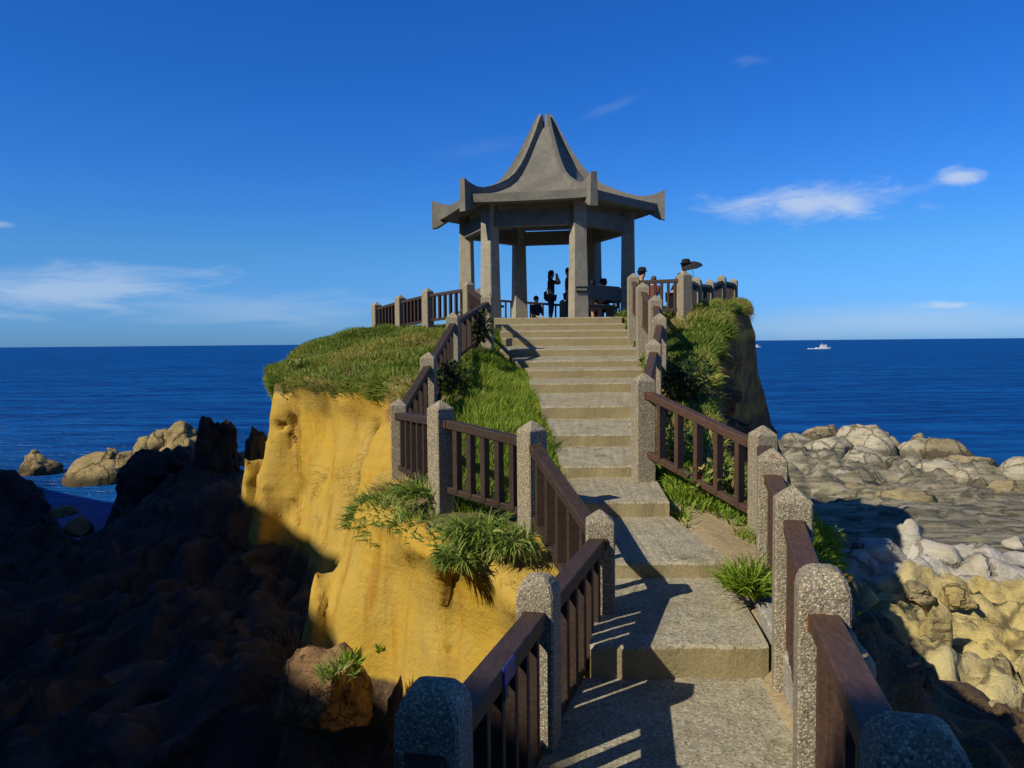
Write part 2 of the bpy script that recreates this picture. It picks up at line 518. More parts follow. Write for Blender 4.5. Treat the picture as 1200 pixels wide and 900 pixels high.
def mk_shelf():
    m, nt, b = mat_new("rock_shelf", 0.85, 0.25)
    pos = nt.new('ShaderNodeNewGeometry').outputs['Position']
    def at(nm):
        a = nt.new('ShaderNodeAttribute'); a.attribute_name = nm; return a.outputs['Fac']
    big = nt.noise(pos, 0.30, 5, 0.6, 0.5)
    med = nt.noise(pos, 1.5, 6, 0.65)
    fine = nt.noise(pos, 9, 5, 0.65)
    st = nt.noise(nt.scale(pos, (0.10, 1.5, 3.5)), 1.0, 7, 0.66, 0.25)
    grey = nt.mix(nt.step(st, 0.36, 0.62), (0.095, 0.088, 0.058, 1), (0.27, 0.245, 0.165, 1))
    grey = nt.mix(nt.m('MULTIPLY', nt.step(med, 0.55, 0.7), 0.5), grey, (0.33, 0.30, 0.21, 1))
    yel = nt.mix(nt.step(big, 0.35, 0.65), (0.47, 0.37, 0.125, 1), (0.46, 0.40, 0.21, 1))
    yel = nt.mix(nt.m('MULTIPLY', nt.step(med, 0.45, 0.65), 0.75), yel, (0.25, 0.20, 0.09, 1))
    pale = nt.mix(nt.step(med, 0.4, 0.6), (0.37, 0.345, 0.29, 1), (0.48, 0.455, 0.39, 1))
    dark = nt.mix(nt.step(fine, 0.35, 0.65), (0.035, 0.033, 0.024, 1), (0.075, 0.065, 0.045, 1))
    jit = nt.m('MULTIPLY', nt.m('SUBTRACT', med, 0.5), 0.7)
    col = nt.mix(nt.step(nt.m('ADD', at('yellow'), jit), 0.3, 0.7), grey, yel)
    col = nt.mix(nt.step(nt.m('ADD', at('pale'), jit), 0.35, 0.65), col, pale)
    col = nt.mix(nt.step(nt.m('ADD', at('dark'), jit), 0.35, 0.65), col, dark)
    v = nt.new('ShaderNodeTexVoronoi', feature='DISTANCE_TO_EDGE'); v.inputs['Scale'].default_value = 0.42
    wob = nt.noise(pos, 0.9, 3, 0.6, 0, 1)
    vm = nt.new('ShaderNodeVectorMath', operation='MULTIPLY_ADD')
    nt.put(vm.inputs[0], wob); vm.inputs[1].default_value = (1.2, 1.2, 1.2); nt.put(vm.inputs[2], nt.scale(pos, (0.5, 0.9, 1)))
    nt.put(v.inputs['Vector'], vm.outputs[0])
    crack = nt.step(v.outputs['Distance'], 0.045, 0.0)
    col = nt.mix(nt.m('MULTIPLY', crack, 0.7), col, (0.05, 0.043, 0.03, 1))
    nt.put(b.inputs['Base Color'], col)
    h = nt.m('ADD', nt.m('ADD', med, nt.m('MULTIPLY', st, 0.8)), nt.m('MULTIPLY', fine, 0.35))
    h = nt.m('SUBTRACT', h, nt.m('MULTIPLY', crack, 0.4))
    nt.put(b.inputs['Normal'], nt.bump(h, 0.7, 0.16))
    return m


M_shelf = mk_shelf()


def mk_sea():
    m, nt, b = mat_new("sea_water", 0.22, 0.10)
    pos = nt.new('ShaderNodeNewGeometry').outputs['Position']
    n1 = nt.noise(nt.scale(pos, (0.10, 0.32, 1)), 1.0, 6, 0.6, 0.3)
    n2 = nt.noise(nt.scale(pos, (0.8, 1.9, 1)), 1.0, 5, 0.62)
    n3 = nt.noise(nt.scale(pos, (0.006, 0.03, 1)), 1.0, 5, 0.6)
    n4 = nt.noise(nt.scale(pos, (0.03, 0.16, 1)), 1.0, 6, 0.65)
    col = nt.mix(nt.step(n4, 0.35, 0.65), (0.0010, 0.040, 0.195, 1), (0.0035, 0.094, 0.34, 1))
    col = nt.mix(nt.m('MULTIPLY', nt.step(n3, 0.45, 0.7), 0.5), col, (0.004, 0.075, 0.26, 1))
    n5 = nt.noise(nt.scale(pos, (0.22, 0.55, 1)), 1.0, 4, 0.6, 0.4)
    col = nt.mix(nt.m('MULTIPLY', nt.step(n5, 0.5, 0.68), 0.55), col, (0.009, 0.11, 0.34, 1))
    col = nt.mix(nt.m('MULTIPLY', nt.step(n5, 0.5, 0.36), 0.5), col, (0.0008, 0.018, 0.10, 1))
    nt.put(b.inputs['Base Color'], col)
    h = nt.m('ADD', nt.m('MULTIPLY', n1, 1.0), nt.m('ADD', nt.m('MULTIPLY', n2, 0.3), nt.m('MULTIPLY', n5, 0.5)))
    bmp = nt.bump(h, 1.0, 1.2)
    df = nt.new('ShaderNodeBsdfDiffuse'); nt.put(df.inputs['Color'], col); nt.put(df.inputs['Normal'], bmp)
    gl = nt.new('ShaderNodeBsdfGlossy'); gl.inputs['Roughness'].default_value = 0.25
    gl.inputs['Color'].default_value = (0.8, 0.9, 1, 1); nt.put(gl.inputs['Normal'], bmp)
    mx = nt.new('ShaderNodeMixShader'); mx.inputs[0].default_value = 0.055
    nt.l.new(df.outputs[0], mx.inputs[1]); nt.l.new(gl.outputs[0], mx.inputs[2])
    nt.l.new(mx.outputs[0], nt.n['Material Output'].inputs[0])
    return m


M_sea = mk_sea()


def mk_leaf(name, stops, rough=0.6):
    m, nt, b = mat_new(name, rough, 0.25)
    a = nt.new('ShaderNodeAttribute'); a.attribute_name = "tint"
    nt.put(b.inputs['Base Color'], nt.ramp(a.outputs['Fac'], stops))
    tr = nt.new('ShaderNodeBsdfTranslucent')
    nt.put(tr.inputs['Color'], nt.ramp(a.outputs['Fac'], [(p, tuple(x * 1.2 for x in c)) for p, c in stops]))
    mx = nt.new('ShaderNodeMixShader'); mx.inputs[0].default_value = 0.3
    nt.l.new(b.outputs[0], mx.inputs[1]); nt.l.new(tr.outputs[0], mx.inputs[2])
    nt.l.new(mx.outputs[0], nt.n['Material Output'].inputs[0])
    return m


M_grass = mk_leaf("grass_blades", [(0.0, (0.065, 0.125, 0.016)), (0.35, (0.13, 0.21, 0.026)), (0.6, (0.22, 0.27, 0.042)),
                                   (0.8, (0.40, 0.34, 0.09)), (1.0, (0.44, 0.29, 0.12))])
M_lush = mk_leaf("lush_grass", [(0.0, (0.08, 0.16, 0.014)), (0.5, (0.19, 0.30, 0.022)), (0.85, (0.29, 0.36, 0.045)), (1.0, (0.38, 0.30, 0.09))])
M_plant = mk_leaf("plant_leaves", [(0.0, (0.07, 0.13, 0.020)), (0.5, (0.17, 0.25, 0.04)), (0.8, (0.26, 0.34, 0.09)), (1.0, (0.42, 0.29, 0.13))])
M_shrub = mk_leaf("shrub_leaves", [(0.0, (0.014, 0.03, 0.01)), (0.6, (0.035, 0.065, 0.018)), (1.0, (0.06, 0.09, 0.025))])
M_twig = simple("dry_twigs", (0.16, 0.11, 0.07), 0.9)

# ------------------------------------------------------------------ stair profile (distance, riser bottom, riser top, left, right)
ST = [(4.40, 795, 757, 700, 897), (5.65, 677, 659, 718, 855), (7.0, 606, 588, 688, 782), (8.3, 559.5, 546, 665, 766),
      (9.6, 523, 509, 652, 762), (11.0, 490, 476, 638, 760), (12.6, 460, 449, 624, 757), (14.1, 443, 433, 622, 755),
      (15.4, 430, 422.5, 606, 751), (16.5, 417.5, 409, 588, 748), (17.5, 405, 396, 590, 742), (18.4, 395, 387.5, 588, 738),
      (19.2, 386.5, 380, 583, 732), (20.0, 379, 372, 576, 728)]
steps = []
for d, yb, yt, xl, xr in ST:
    xm = (xl + xr) / 2
    steps.append(dict(d=d, zb=P(xm, yb, d).z, zt=P(xm, yt, d).z, xl=P(xl, yb, d).x, xr=P(xr, yb, d).x))
Z0 = steps[0]['zb']                      # path level under the photographer
FLOOR = steps[-1]['zt']                  # pavilion floor
st_d = np.array([-6.0, 4.39] + [s_['d'] for s_ in steps])
st_l = np.array([-0.35, 0.22] + [s_['xl'] for s_ in steps])
st_r = np.array([0.75, 1.38] + [s_['xr'] for s_ in steps])


def stair_level(y):
    """level of tread under y"""
    y = np.asarray(y, dtype=float)
    z = np.full(y.shape, Z0)
    for i, s_ in enumerate(steps):
        nxt = steps[i + 1] if i + 1 < len(steps) else dict(d=30, zb=s_['zt'])
        t = np.clip((y - s_['d']) / (nxt['d'] - s_['d']), 0, 1)
        z = np.where(y >= s_['d'], s_['zt'] + t * (nxt['zb'] - s_['zt']), z)
    return z


# ------------------------------------------------------------------ fences: post anchor points  (photo x, tip y, distance, side)
LF = [(360, 1120, 1.25, .185), (508, 797, 2.2, .185), (631, 672, 3.7, .178), (703, 597, 5.0, .178), (623, 493, 6.7, .19), (516, 469, 7.2, .185), (467, 467, 9.2, .185),
      (502, 412.5, 11.0, .20), (531, 366, 13.6, .21), (571, 343.5, 16.0, .22)]
LP_ = [(441, 354, 21.5, .22), (469, 345.5, 20.5, .22), (501, 337.5, 19.6, .22), (549, 329.5, 18.8, .22), (571, 343.5, 16.0, .22)]
RF = [(1320, 1085, 0.75, .2), (1074, 842, 1.6, .19), (964, 662, 2.95, .185), (929, 569, 4.25, .19), (905, 525, 5.35, .19), (894, 498.5, 6.8, .19),
      (754, 437, 8.1, .20), (766, 397, 10.7, .21), (773, 367, 12.4, .22), (768, 346, 14.0, .23), (753, 331, 15.4, .24), (742, 320, 17.0, .24)]
RP = [(742, 320, 17.0, .24), (802, 317.5, 16.6, .24), (816, 324, 18.6, .22), (832, 327, 20.6, .22), (846, 322, 22.5, .22), (860, 326, 24.6, .22)]
BP = [(560, 344, 27.3, .2), (606, 347, 27.6, .2), (659, 351, 27.8, .2), (700, 348, 27.6, .2), (745, 346, 27.2, .2)]

# ------------------------------------------------------------------ headland terrain
ctrl = []
for y in np.arange(-5, 4.2, 1.2):
    ctrl += [(float(np.interp(y, st_d, st_l)), y, Z0 - .06), (float(np.interp(y, st_d, st_r)), y, Z0 + .0)]
for s_ in steps:
    for k in (0.25,):
        ctrl += [(s_['xl'], s_['d'] + k, s_['zt'] - .12), (s_['xr'], s_['d'] + k, s_['zt'] - .10)]


def cz(px, py, d):
    p = P(px, py, d); ctrl.append((p.x, p.y, p.z))


for (px, py, d, sd) in LF[1:] + LP_[:-1]:
    p = P(px, py, d); ctrl.append((p.x, p.y, p.z - 1.02))
for (px, py, d, sd) in RF[1:] + RP[1:]:
    p = P(px, py, d); ctrl.append((p.x, p.y, p.z - 1.0 + (0.25 if d > 16 and px > 790 else 0)))
cz(310, 448, 17.2); cz(340, 435, 17.5); cz(400, 437, 15.0); cz(470, 446, 12.6); cz(440, 377, 21); cz(400, 392, 20); cz(340, 424, 19.5)
cz(445, 585, 8.6); cz(520, 600, 6.7); cz(590, 640, 6.1); cz(560, 700, 5.7); cz(640, 665, 5.9)
cz(560, 470, 11.0); cz(580, 430, 13.0); cz(580, 500, 9.6)
cz(868, 356, 18.5); cz(850, 352, 18.0); cz(830, 420, 13.2); cz(820, 470, 11.5); cz(800, 420, 12.6); cz(855, 400, 15.5); cz(790, 560, 8.0); cz(850, 600, 7.3); cz(840, 640, 6.3); cz(880, 690, 5.2)
for q in [(0, 24, FLOOR - .15), (3, 24, FLOOR - .15), (1, 28, FLOOR - .1), (-3, 26, FLOOR - .2), (5, 26, FLOOR + .1), (1, 31, FLOOR - .3), (6.8, 27, FLOOR + .1), (-1.0, -6, Z0)]:
    ctrl.append(q)
ctrl = np.array(ctrl)
_D = np.linalg.norm(ctrl[:, None, :2] - ctrl[None, :, :2], axis=2)
_W = np.linalg.solve(np.block([[_D - 0.35 * np.eye(len(ctrl)), np.ones((len(ctrl), 1))], [np.ones((1, len(ctrl))), np.zeros((1, 1))]]),
                     np.concatenate([ctrl[:, 2], [0]]))


def top_rbf(x, y):
    x = np.asarray(x, dtype=float); y = np.asarray(y, dtype=float)
    z = np.full(np.broadcast(x, y).shape, _W[-1])
    for (cx, cy, _), w_ in zip(ctrl, _W[:-1]):
        z += w_ * np.sqrt((x - cx) ** 2 + (y - cy) ** 2)
    return z


LIP = [(-0.95, -5.5), (-0.85, 0.0), (-0.55, 1.6), (-0.42, 2.6), (-0.08, 3.7), (0.26, 4.7), (0.22, 5.3), (-0.28, 5.75), (-0.8, 6.3), (-1.12, 7.2), (-1.55, 8.2), (-1.72, 9.2),
       (-1.52, 10.3), (-1.5, 11.2), (-1.9, 12.4), (-3.0, 13.9), (-4.2, 15.4), (-5.2, 16.9), (-5.75, 18.8), (-5.4, 22.5), (-4.6, 27), (-2.6, 30.5), (2, 32),
       (5.2, 30.5), (7.3, 27.5), (6.85, 23.5), (6.1, 20.8), (5.25, 18.6), (4.5, 16.6), (3.82, 14.8), (3.25, 12.9), (2.9, 11.4), (2.55, 10), (2.35, 8.9),
       (2.65, 7.7), (2.6, 6.6), (2.15, 5.2), (1.9, 4.2), (1.5, 2.8), (1.15, 1.5), (1.0, 0), (1.0, -5.5)]
# flare multiplier per lip vertex (how far the cliff foot runs out)
FLARE = [1.0, 1.0, 1.0, 1.0, .9, .85, .9, 1.0, .9, .7, .5, .4, .45, .5, .5, .5, .4, .28, .22, .6, .6, .6, .6, .5, .4, .35, .35, .2, .2, .5, 1.3, 2.0, 2.3, 2.4, 2.2, 1.7, 1.35, 1.1, .95, .9, .9, .9, 1.0]
LIPA = np.array(LIP)


def lip_query(x, y):
    """signed distance to the lip polygon (neg. inside), lip height and flare at the nearest lip point"""
    x = x.astype(np.float64); y = y.astype(np.float64)
    best = np.full(x.shape, 1e9); inside = np.zeros(x.shape, bool)
    bx = np.zeros(x.shape); by = np.zeros(x.shape); fl = np.zeros(x.shape)
    n = len(LIP)
    for i in range(n):
        x0, y0 = LIP[i]; x1, y1 = LIP[(i + 1) % n]
        dx, dy = x1 - x0, y1 - y0
        t = np.clip(((x - x0) * dx + (y - y0) * dy) / (dx * dx + dy * dy), 0, 1)
        qx, qy = x0 + t * dx, y0 + t * dy
        d = np.hypot(x - qx, y - qy)
        m_ = d < best
        best = np.where(m_, d, best); bx = np.where(m_, qx, bx); by = np.where(m_, qy, by)
        fl = np.where(m_, FLARE[i] + t * (FLARE[(i + 1) % n] - FLARE[i]), fl)
        c_ = ((y0 > y) != (y1 > y)) & (x < dx * (y - y0) / (dy if dy != 0 else 1e-9) + x0)
        inside ^= c_
    sd = np.where(inside, -best, best)
    return sd, bx, by, fl


def surface_nets(vals, xs, ys, zs):
    s = vals < 0
    nx, ny, nz = vals.shape
    c = [(i, j, k) for i in (0, 1) for j in (0, 1) for k in (0, 1)]
    cnt = np.zeros((nx - 1, ny - 1, nz - 1), np.int8)
    for i, j, k in c:
        cnt += s[i:nx - 1 + i, j:ny - 1 + j, k:nz - 1 + k]
    act = (cnt > 0) & (cnt < 8)
    I, J, K = np.nonzero(act)
    idx = np.full(act.shape, -1, np.int64); idx[I, J, K] = np.arange(len(I))
    acc = np.zeros((len(I), 3)); num = np.zeros(len(I))
    for a in range(8):
        for b_ in range(a + 1, 8):
            ca, cb = np.array(c[a]), np.array(c[b_])
            if np.abs(ca - cb).sum() != 1: continue
            va = vals[I + ca[0], J + ca[1], K + ca[2]]; vb = vals[I + cb[0], J + cb[1], K + cb[2]]
            m_ = (va < 0) != (vb < 0)
            t = np.where(m_, va / np.where(m_, va - vb, 1), 0)
            p = ca[None, :] + t[:, None] * (cb - ca)[None, :]
            acc += np.where(m_[:, None], p, 0); num += m_
    p = acc / num[:, None]
    V = np.stack([xs[I] + p[:, 0] * (xs[I + 1] - xs[I]), ys[J] + p[:, 1] * (ys[J + 1] - ys[J]), zs[K] + p[:, 2] * (zs[K + 1] - zs[K])], 1)
    Q = []
    for ax in range(3):
        sl0 = [slice(None)] * 3; sl1 = [slice(None)] * 3
        sl0[ax] = slice(0, -1); sl1[ax] = slice(1, None)
        ch = s[tuple(sl0)] != s[tuple(sl1)]
        e = np.argwhere(ch)
        o1, o2 = (ax + 1) % 3, (ax + 2) % 3
        lim = (nx, ny, nz)
        ok = (e[:, o1] > 0) & (e[:, o2] > 0) & (e[:, o1] < lim[o1] - 1) & (e[:, o2] < lim[o2] - 1)
        e = e[ok]
        flip = s[tuple(sl0)][e[:, 0], e[:, 1], e[:, 2]]
        q = []
        for d1, d2 in ((1, 1), (0, 1), (0, 0), (1, 0)):
            f = e.copy(); f[:, o1] -= d1; f[:, o2] -= d2
            q.append(idx[f[:, 0], f[:, 1], f[:, 2]])
        q = np.stack(q, 1)
        q = np.where(flip[:, None], q, q[:, ::-1])
        Q.append(q)
    return V, np.concatenate(Q)


def graded(a, b, h0, h1, c0=None):
    out = [a]; 
    while out[-1] < b:
        t = (out[-1] - a) / (b - a)
        out.append(out[-1] + h0 + (h1 - h0) * t)
    return np.array(out)


hx = np.concatenate([np.arange(-10.5, -4.5, 0.2), np.arange(-4.5, 3.4, 0.085), np.arange(3.4, 10.5, 0.2)])
hy = np.concatenate([np.arange(-5.2, 1.5, 0.3), graded(1.5, 14, 0.075, 0.11), ])
hy = np.concatenate([hy, graded(hy[-1] + .12, 33.5, 0.13, 0.3)])
hz = np.concatenate([np.arange(-2.2, 3.6, 0.22), np.arange(3.6, 9.8, 0.085)])
GX, GY = np.meshgrid(hx, hy, indexing='ij')
sd, bx, by, fl = lip_query(GX, GY)
top_in = top_rbf(GX, GY)
lipz = top_rbf(bx, by)
lvl = stair_level(GY)
xl = np.interp(GY, st_d, st_l); xr = np.interp(GY, st_d, st_r)
inst = np.clip(np.minimum(GX - (xl - .02), (xr + np.where(GY < 5.2, -.05, .05)) - GX) / 0.12 + 1, 0, 1) * (GY < 20.3)
top_in = top_in + 0.10 * fbm(GX * 1.3, GY * 1.3, 0 * GX, 5, 3) * np.clip(-sd / 0.3, 0, 1) * (GY > 7.5)
top_in = np.where(inst > 0, np.minimum(top_in, top_in * (1 - inst) + (np.minimum(lvl, stair_level(GY - .22)) - 0.12) * inst), top_in)
strip = (GX > xr - .05) & (GX < xr + .35) & (GY < 4.35)
top_in = np.where(strip, Z0 + .008, top_in)
pav = np.hypot(GX - 1.0, GY - 24) < 3.6
top_in = np.where(pav, np.minimum(top_in, FLOOR - .12), top_in)
topz = np.where(sd > 0, lipz, top_in)
DEP = np.array([-1, 0, .25, .6, 1.2, 2.0, 3.0, 4.2, 6.0, 10.0])
OFF = np.array([-.1, .02, -.03, .0, .16, .50, 1.05, 1.9, 3.4, 5.5])
Z3 = hz[None, None, :]
dep = lipz[:, :, None] - Z3
off = np.interp(dep, DEP, OFF) * fl[:, :, None]
X3, Y3 = GX[:, :, None], GY[:, :, None]
def sstep(a, b, x):
    t = np.clip((x - a) / (b - a), 0, 1); return t * t * (3 - 2 * t)


nz1 = noise3(X3 * .75, Y3 * .75, Z3 * .20, 3) * .42 + noise3(X3 * 1.9, Y3 * 1.9, Z3 * .45, 9) * .15 + noise3(X3 * 3.5, Y3 * 3.5, Z3 * 2.2, 29) * .035
# tafoni hollows and ragged ledges
led = noise3(X3 * .5, Y3 * .5, Z3 * 2.4, 41)
nz1 = nz1 + np.maximum(led - .25, 0) * .10
crag = 1 - np.abs(fbm(X3 * 1.1, Y3 * 1.1, Z3 * 1.3, 63, 4, .55))
nz1 = nz1 + (crag - .6) * .55 * ((X3 > 1.2) & (Y3 < 18))
nz1 = nz1 + (np.abs(noise3(X3 * 2.6 + Y3 * .6, Y3 * 1.1, Z3 * .3, 55)) - .25) * .30 * (Y3 < 9)
nz1 = nz1 + (np.abs(noise3(X3 * .9, Y3 * .9, Z3 * .25 + 4, 57)) - .2) * .16 * ((Y3 >= 9) & (X3 < 1))
F2 = (sd[:, :, None] - off) * .85 + nz1 * np.clip((dep + .1) / 0.9, 0.12, 1)
F1 = Z3 - topz[:, :, None] + noise3(X3 * 2.1, Y3 * 2.1, Z3 * 2.1, 77) * .03
# sculpted features of the sunlit face: an S-shaped ledge, slab joints on the near buttress
PXg = 600 + 930 * X3 / np.maximum(Y3, .5); PYg = 401 - 930 * (Z3 - EYE) / np.maximum(Y3, .5)
scv = np.interp(PYg, [440, 480, 520, 550, 580, 600, 640, 700], [388, 380, 374, 362, 346, 326, 300, 280])
F2 = F2 + .07 * sstep(-9, 9, PXg - scv) * (Y3 > 10.5) * (X3 < 0) - .03
F2 = F2 + .015 * np.exp(-((PXg - scv - 6) / 9) ** 2) * (Y3 > 10.5) * (X3 < 0)
bl_ = sstep(518, 524, PXg + 4 * noise3(PYg * .03, 0 * PYg, 0 * PYg, 3)) * sstep(588, 580, PXg + 5 * noise3(PYg * .04, 0 * PYg, 0 * PYg, 4)) * sstep(655, 680, PYg)
F2 = F2 + (.13 * bl_ + .10 * sstep(494, 487, PXg) * sstep(650, 668, PYg)) * (Y3 < 7.2) * (X3 < .3)
kk = 0.10
hh = np.clip(0.5 - 0.5 * (F2 - F1) / kk, 0, 1)
FF = F2 * (1 - hh) + F1 * hh + kk * hh * (1 - hh)
for hpx, hpy, hr, hd in ((331, 500, .09, .10), (350, 470, .07, .05)):
    r_ = ray(hpx, hpy).normalized()
    tt = X3 * r_.x + Y3 * r_.y + (Z3 - EYE) * r_.z
    dist = np.sqrt(np.maximum(X3 ** 2 + Y3 ** 2 + (Z3 - EYE) ** 2 - tt ** 2, 0))
    FF = np.where((Y3 < 19) & (Y3 > 4.5), np.maximum(FF, np.minimum((hr - dist), FF + hd)), FF)
V, Q = surface_nets(FF, hx, hy, hz)


def bil(arr, x, y):
    i = np.clip(np.searchsorted(hx, x) - 1, 0, len(hx) - 2); j = np.clip(np.searchsorted(hy, y) - 1, 0, len(hy) - 2)
    u = np.clip((x - hx[i]) / (hx[i + 1] - hx[i]), 0, 1); v = np.clip((y - hy[j]) / (hy[j + 1] - hy[j]), 0, 1)
    return arr[i, j] * (1 - u) * (1 - v) + arr[i + 1, j] * u * (1 - v) + arr[i, j + 1] * (1 - u) * v + arr[i + 1, j + 1] * u * v


def sstep(a, b, x):
    t = np.clip((x - a) / (b - a), 0, 1); return t * t * (3 - 2 * t)


vsd, vlip = bil(sd, V[:, 0], V[:, 1]), bil(lipz, V[:, 0], V[:, 1])
vtop = bil(topz, V[:, 0], V[:, 1])
vdep = np.where(vsd < 0, vtop - V[:, 2], vlip - V[:, 2])
topmask = sstep(0.42, 0.10, vdep + 0.12 * noise3(V[:, 0] * 2, V[:, 1] * 2, V[:, 2] * 2, 8))
X_, Y_ = V[:, 0], V[:, 1]
vxl = np.interp(Y_, st_d, st_l); vxr = np.interp(Y_, st_d, st_r)
# where plants grow on the top of the headland
gm = topmask * sstep(10.6, 11.6, Y_)
gm = np.maximum(gm, topmask * sstep(7.3, 8.3, Y_) * sstep(-1.5, -1.1, X_) * (X_ < vxl + .05))
gm = np.maximum(gm, topmask * sstep(5.4, 6.4, Y_) * (X_ > vxr + .05) * (np.abs(X_ - 1.75) + np.abs(Y_ - 6.4) * .6 > .55))
gm = np.maximum(gm, topmask * sstep(6.3, 6.7, Y_) * sstep(8.4, 7.6, Y_) * (X_ < .1) * (vsd < -.15) * 0.9)
gm = np.maximum(gm, sstep(0.9, 0.4, vdep) * (X_ > 2.2) * (Y_ > 8.5))
soil = np.clip(gm, 0, 1)
dark = np.clip(sstep(2.7, 3.9, vdep) * np.where(X_ < 0, 1, np.where(Y_ < 9, .1, .9)) + (X_ > 1.6) * sstep(.4, 1.0, vdep) * .55, 0, 1)  # dark brown put where the lower cliff and right flank lie shaded
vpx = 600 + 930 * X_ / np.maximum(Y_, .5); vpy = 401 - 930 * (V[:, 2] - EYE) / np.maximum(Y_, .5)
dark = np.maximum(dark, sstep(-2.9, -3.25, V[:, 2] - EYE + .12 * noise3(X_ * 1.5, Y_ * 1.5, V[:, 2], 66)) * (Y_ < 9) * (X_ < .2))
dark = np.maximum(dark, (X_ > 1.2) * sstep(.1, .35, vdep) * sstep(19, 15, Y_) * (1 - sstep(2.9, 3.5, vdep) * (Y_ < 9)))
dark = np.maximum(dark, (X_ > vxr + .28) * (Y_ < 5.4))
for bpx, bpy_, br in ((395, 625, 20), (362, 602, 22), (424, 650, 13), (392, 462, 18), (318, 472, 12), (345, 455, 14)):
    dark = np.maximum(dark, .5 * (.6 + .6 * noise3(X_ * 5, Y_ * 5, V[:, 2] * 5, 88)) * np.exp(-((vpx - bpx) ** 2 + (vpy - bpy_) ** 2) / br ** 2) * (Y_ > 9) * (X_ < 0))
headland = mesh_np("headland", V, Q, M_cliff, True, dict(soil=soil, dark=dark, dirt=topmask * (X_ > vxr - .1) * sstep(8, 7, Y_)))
tag(headland, "yellow sandstone headland carrying the stairs and pavilion", None, None, "structure")

# ------------------------------------------------------------------ sea
bm = bmesh.new()
S = 30000
vs = [bm.verts.new(q) for q in ((-S, -S, 0), (S, -S, 0), (S, S, 0), (-S, S, 0))]
bm.faces.new(vs)
tag(obj_bm("sea", bm, M_sea), "deep blue sea reaching the horizon", None, None, "structure")


# ------------------------------------------------------------------ heightfield terrains
def rbf_fit(pts, lam=0.5):
    p = np.array(pts)
    D_ = np.linalg.norm(p[:, None, :2] - p[None, :, :2], axis=2)
    W_ = np.linalg.solve(np.block([[D_ - lam * np.eye(len(p)), np.ones((len(p), 1))], [np.ones((1, len(p))), np.zeros((1, 1))]]), np.concatenate([p[:, 2], [0]]))
    def f(x, y):
        z = np.full(x.shape, W_[-1])
        for (cx, cy, _), w_ in zip(p, W_[:-1]):
            z = z + w_ * np.sqrt((x - cx) ** 2 + (y - cy) ** 2)
        return z
    return f


def grid_mesh(name, GX, GY, Hh, mat, attrs=None):
    nx, ny = GX.shape
    V = np.stack([GX.ravel(), GY.ravel(), Hh.ravel()], 1)
    ii = np.arange(nx * ny).reshape(nx, ny)
    Q = np.stack([ii[:-1, :-1].ravel(), ii[1:, :-1].ravel(), ii[1:, 1:].ravel(), ii[:-1, 1:].ravel()], 1)
    return mesh_np(name, V, Q, mat, True, attrs)


def pz(px, py, d): 
    p = P(px, py, d); return (p.x, p.y, p.z)


# right-hand rock shelf
pr = [pz(1190, 890, 10), pz(1060, 890, 8.8), pz(1190, 780, 12.3), pz(1100, 790, 11.2), pz(1190, 705, 16), pz(1060, 690, 15.5), pz(1190, 665, 19.7), pz(1040, 645, 19.7),
      pz(1190, 600, 30), pz(1000, 600, 29), pz(1190, 570, 41), pz(980, 568, 42), pz(1100, 545, 50), pz(930, 536, 53), pz(930, 515, 61), pz(1050, 520, 58),
      (5, 8, 2.6), (4.5, 12, 2.2), (7, 19, 2.2), (9, 29, 1.2), (6, 3, 2.4), (12, 5, 2.0), (20, 12, 1.4), (30, 25, .7), (40, 40, .3), (20, 48, .5), (9, 45, .5)]
fr = rbf_fit(pr)
rx = graded(2.5, 48, 0.08, 0.6); ry = graded(1, 74, 0.09, 0.45)
RX, RY = np.meshgrid(rx, ry, indexing='ij')
H = fr(RX, RY)
near = sstep(20.5, 14.5, RY)
flat = sstep(19, 23, RY)
rough = fbm(RX * .55, RY * .55, 0 * RX, 21, 5, .55)
ridg = 1 - np.abs(fbm(RX * .8, RY * .8, 0 * RX + 3.3, 33, 4, .5))
H = H + near * (rough * .30 + (ridg - .6) * .22) + (1 - near) * rough * .16
def blocks(x, y, n, bx, seed, sx, amp, tilt):
    r = np.random.default_rng(seed)
    sx_ = r.uniform(bx[0], bx[1], n); sy_ = r.uniform(bx[2], bx[3], n)
    oz = r.uniform(-1, 1, n) * amp; ta = r.normal(0, tilt, n); tb = r.normal(0, tilt, n)
    wx = x + .35 * noise3(x * .9, y * .9, 0 * x, seed) + .12 * noise3(x * 3, y * 3, 0 * x, seed + 1); wy = y + .35 * noise3(x * .9, y * .9, 0 * x + 9, seed)
    d1 = np.full(x.shape, 1e9); d2 = d1.copy(); out = np.zeros(x.shape)
    for i in range(n):
        d = np.sqrt(((wx - sx_[i]) / sx) ** 2 + (wy - sy_[i]) ** 2)
        m_ = d < d1
        d2 = np.where(m_, d1, np.minimum(d2, d))
        out = np.where(m_, oz[i] + ta[i] * (x - sx_[i]) + tb[i] * (y - sy_[i]), out)
        d1 = np.where(m_, d, d1)
    return out, d2 - d1


bo, be = blocks(RX, RY, 130, (3, 22, 4, 21), 7, 1.3, .28, .22)
H = H + near * (np.clip(bo, -.6, .6) - .35 * sstep(.16, .0, be))
bo2, be2 = blocks(RX, RY, 170, (5, 45, 33, 72), 8, 2.4, .30, .05)
H = H + sstep(33, 38, RY) * (np.clip(bo2, -.5, .5) - .4 * sstep(.30, .0, be2))
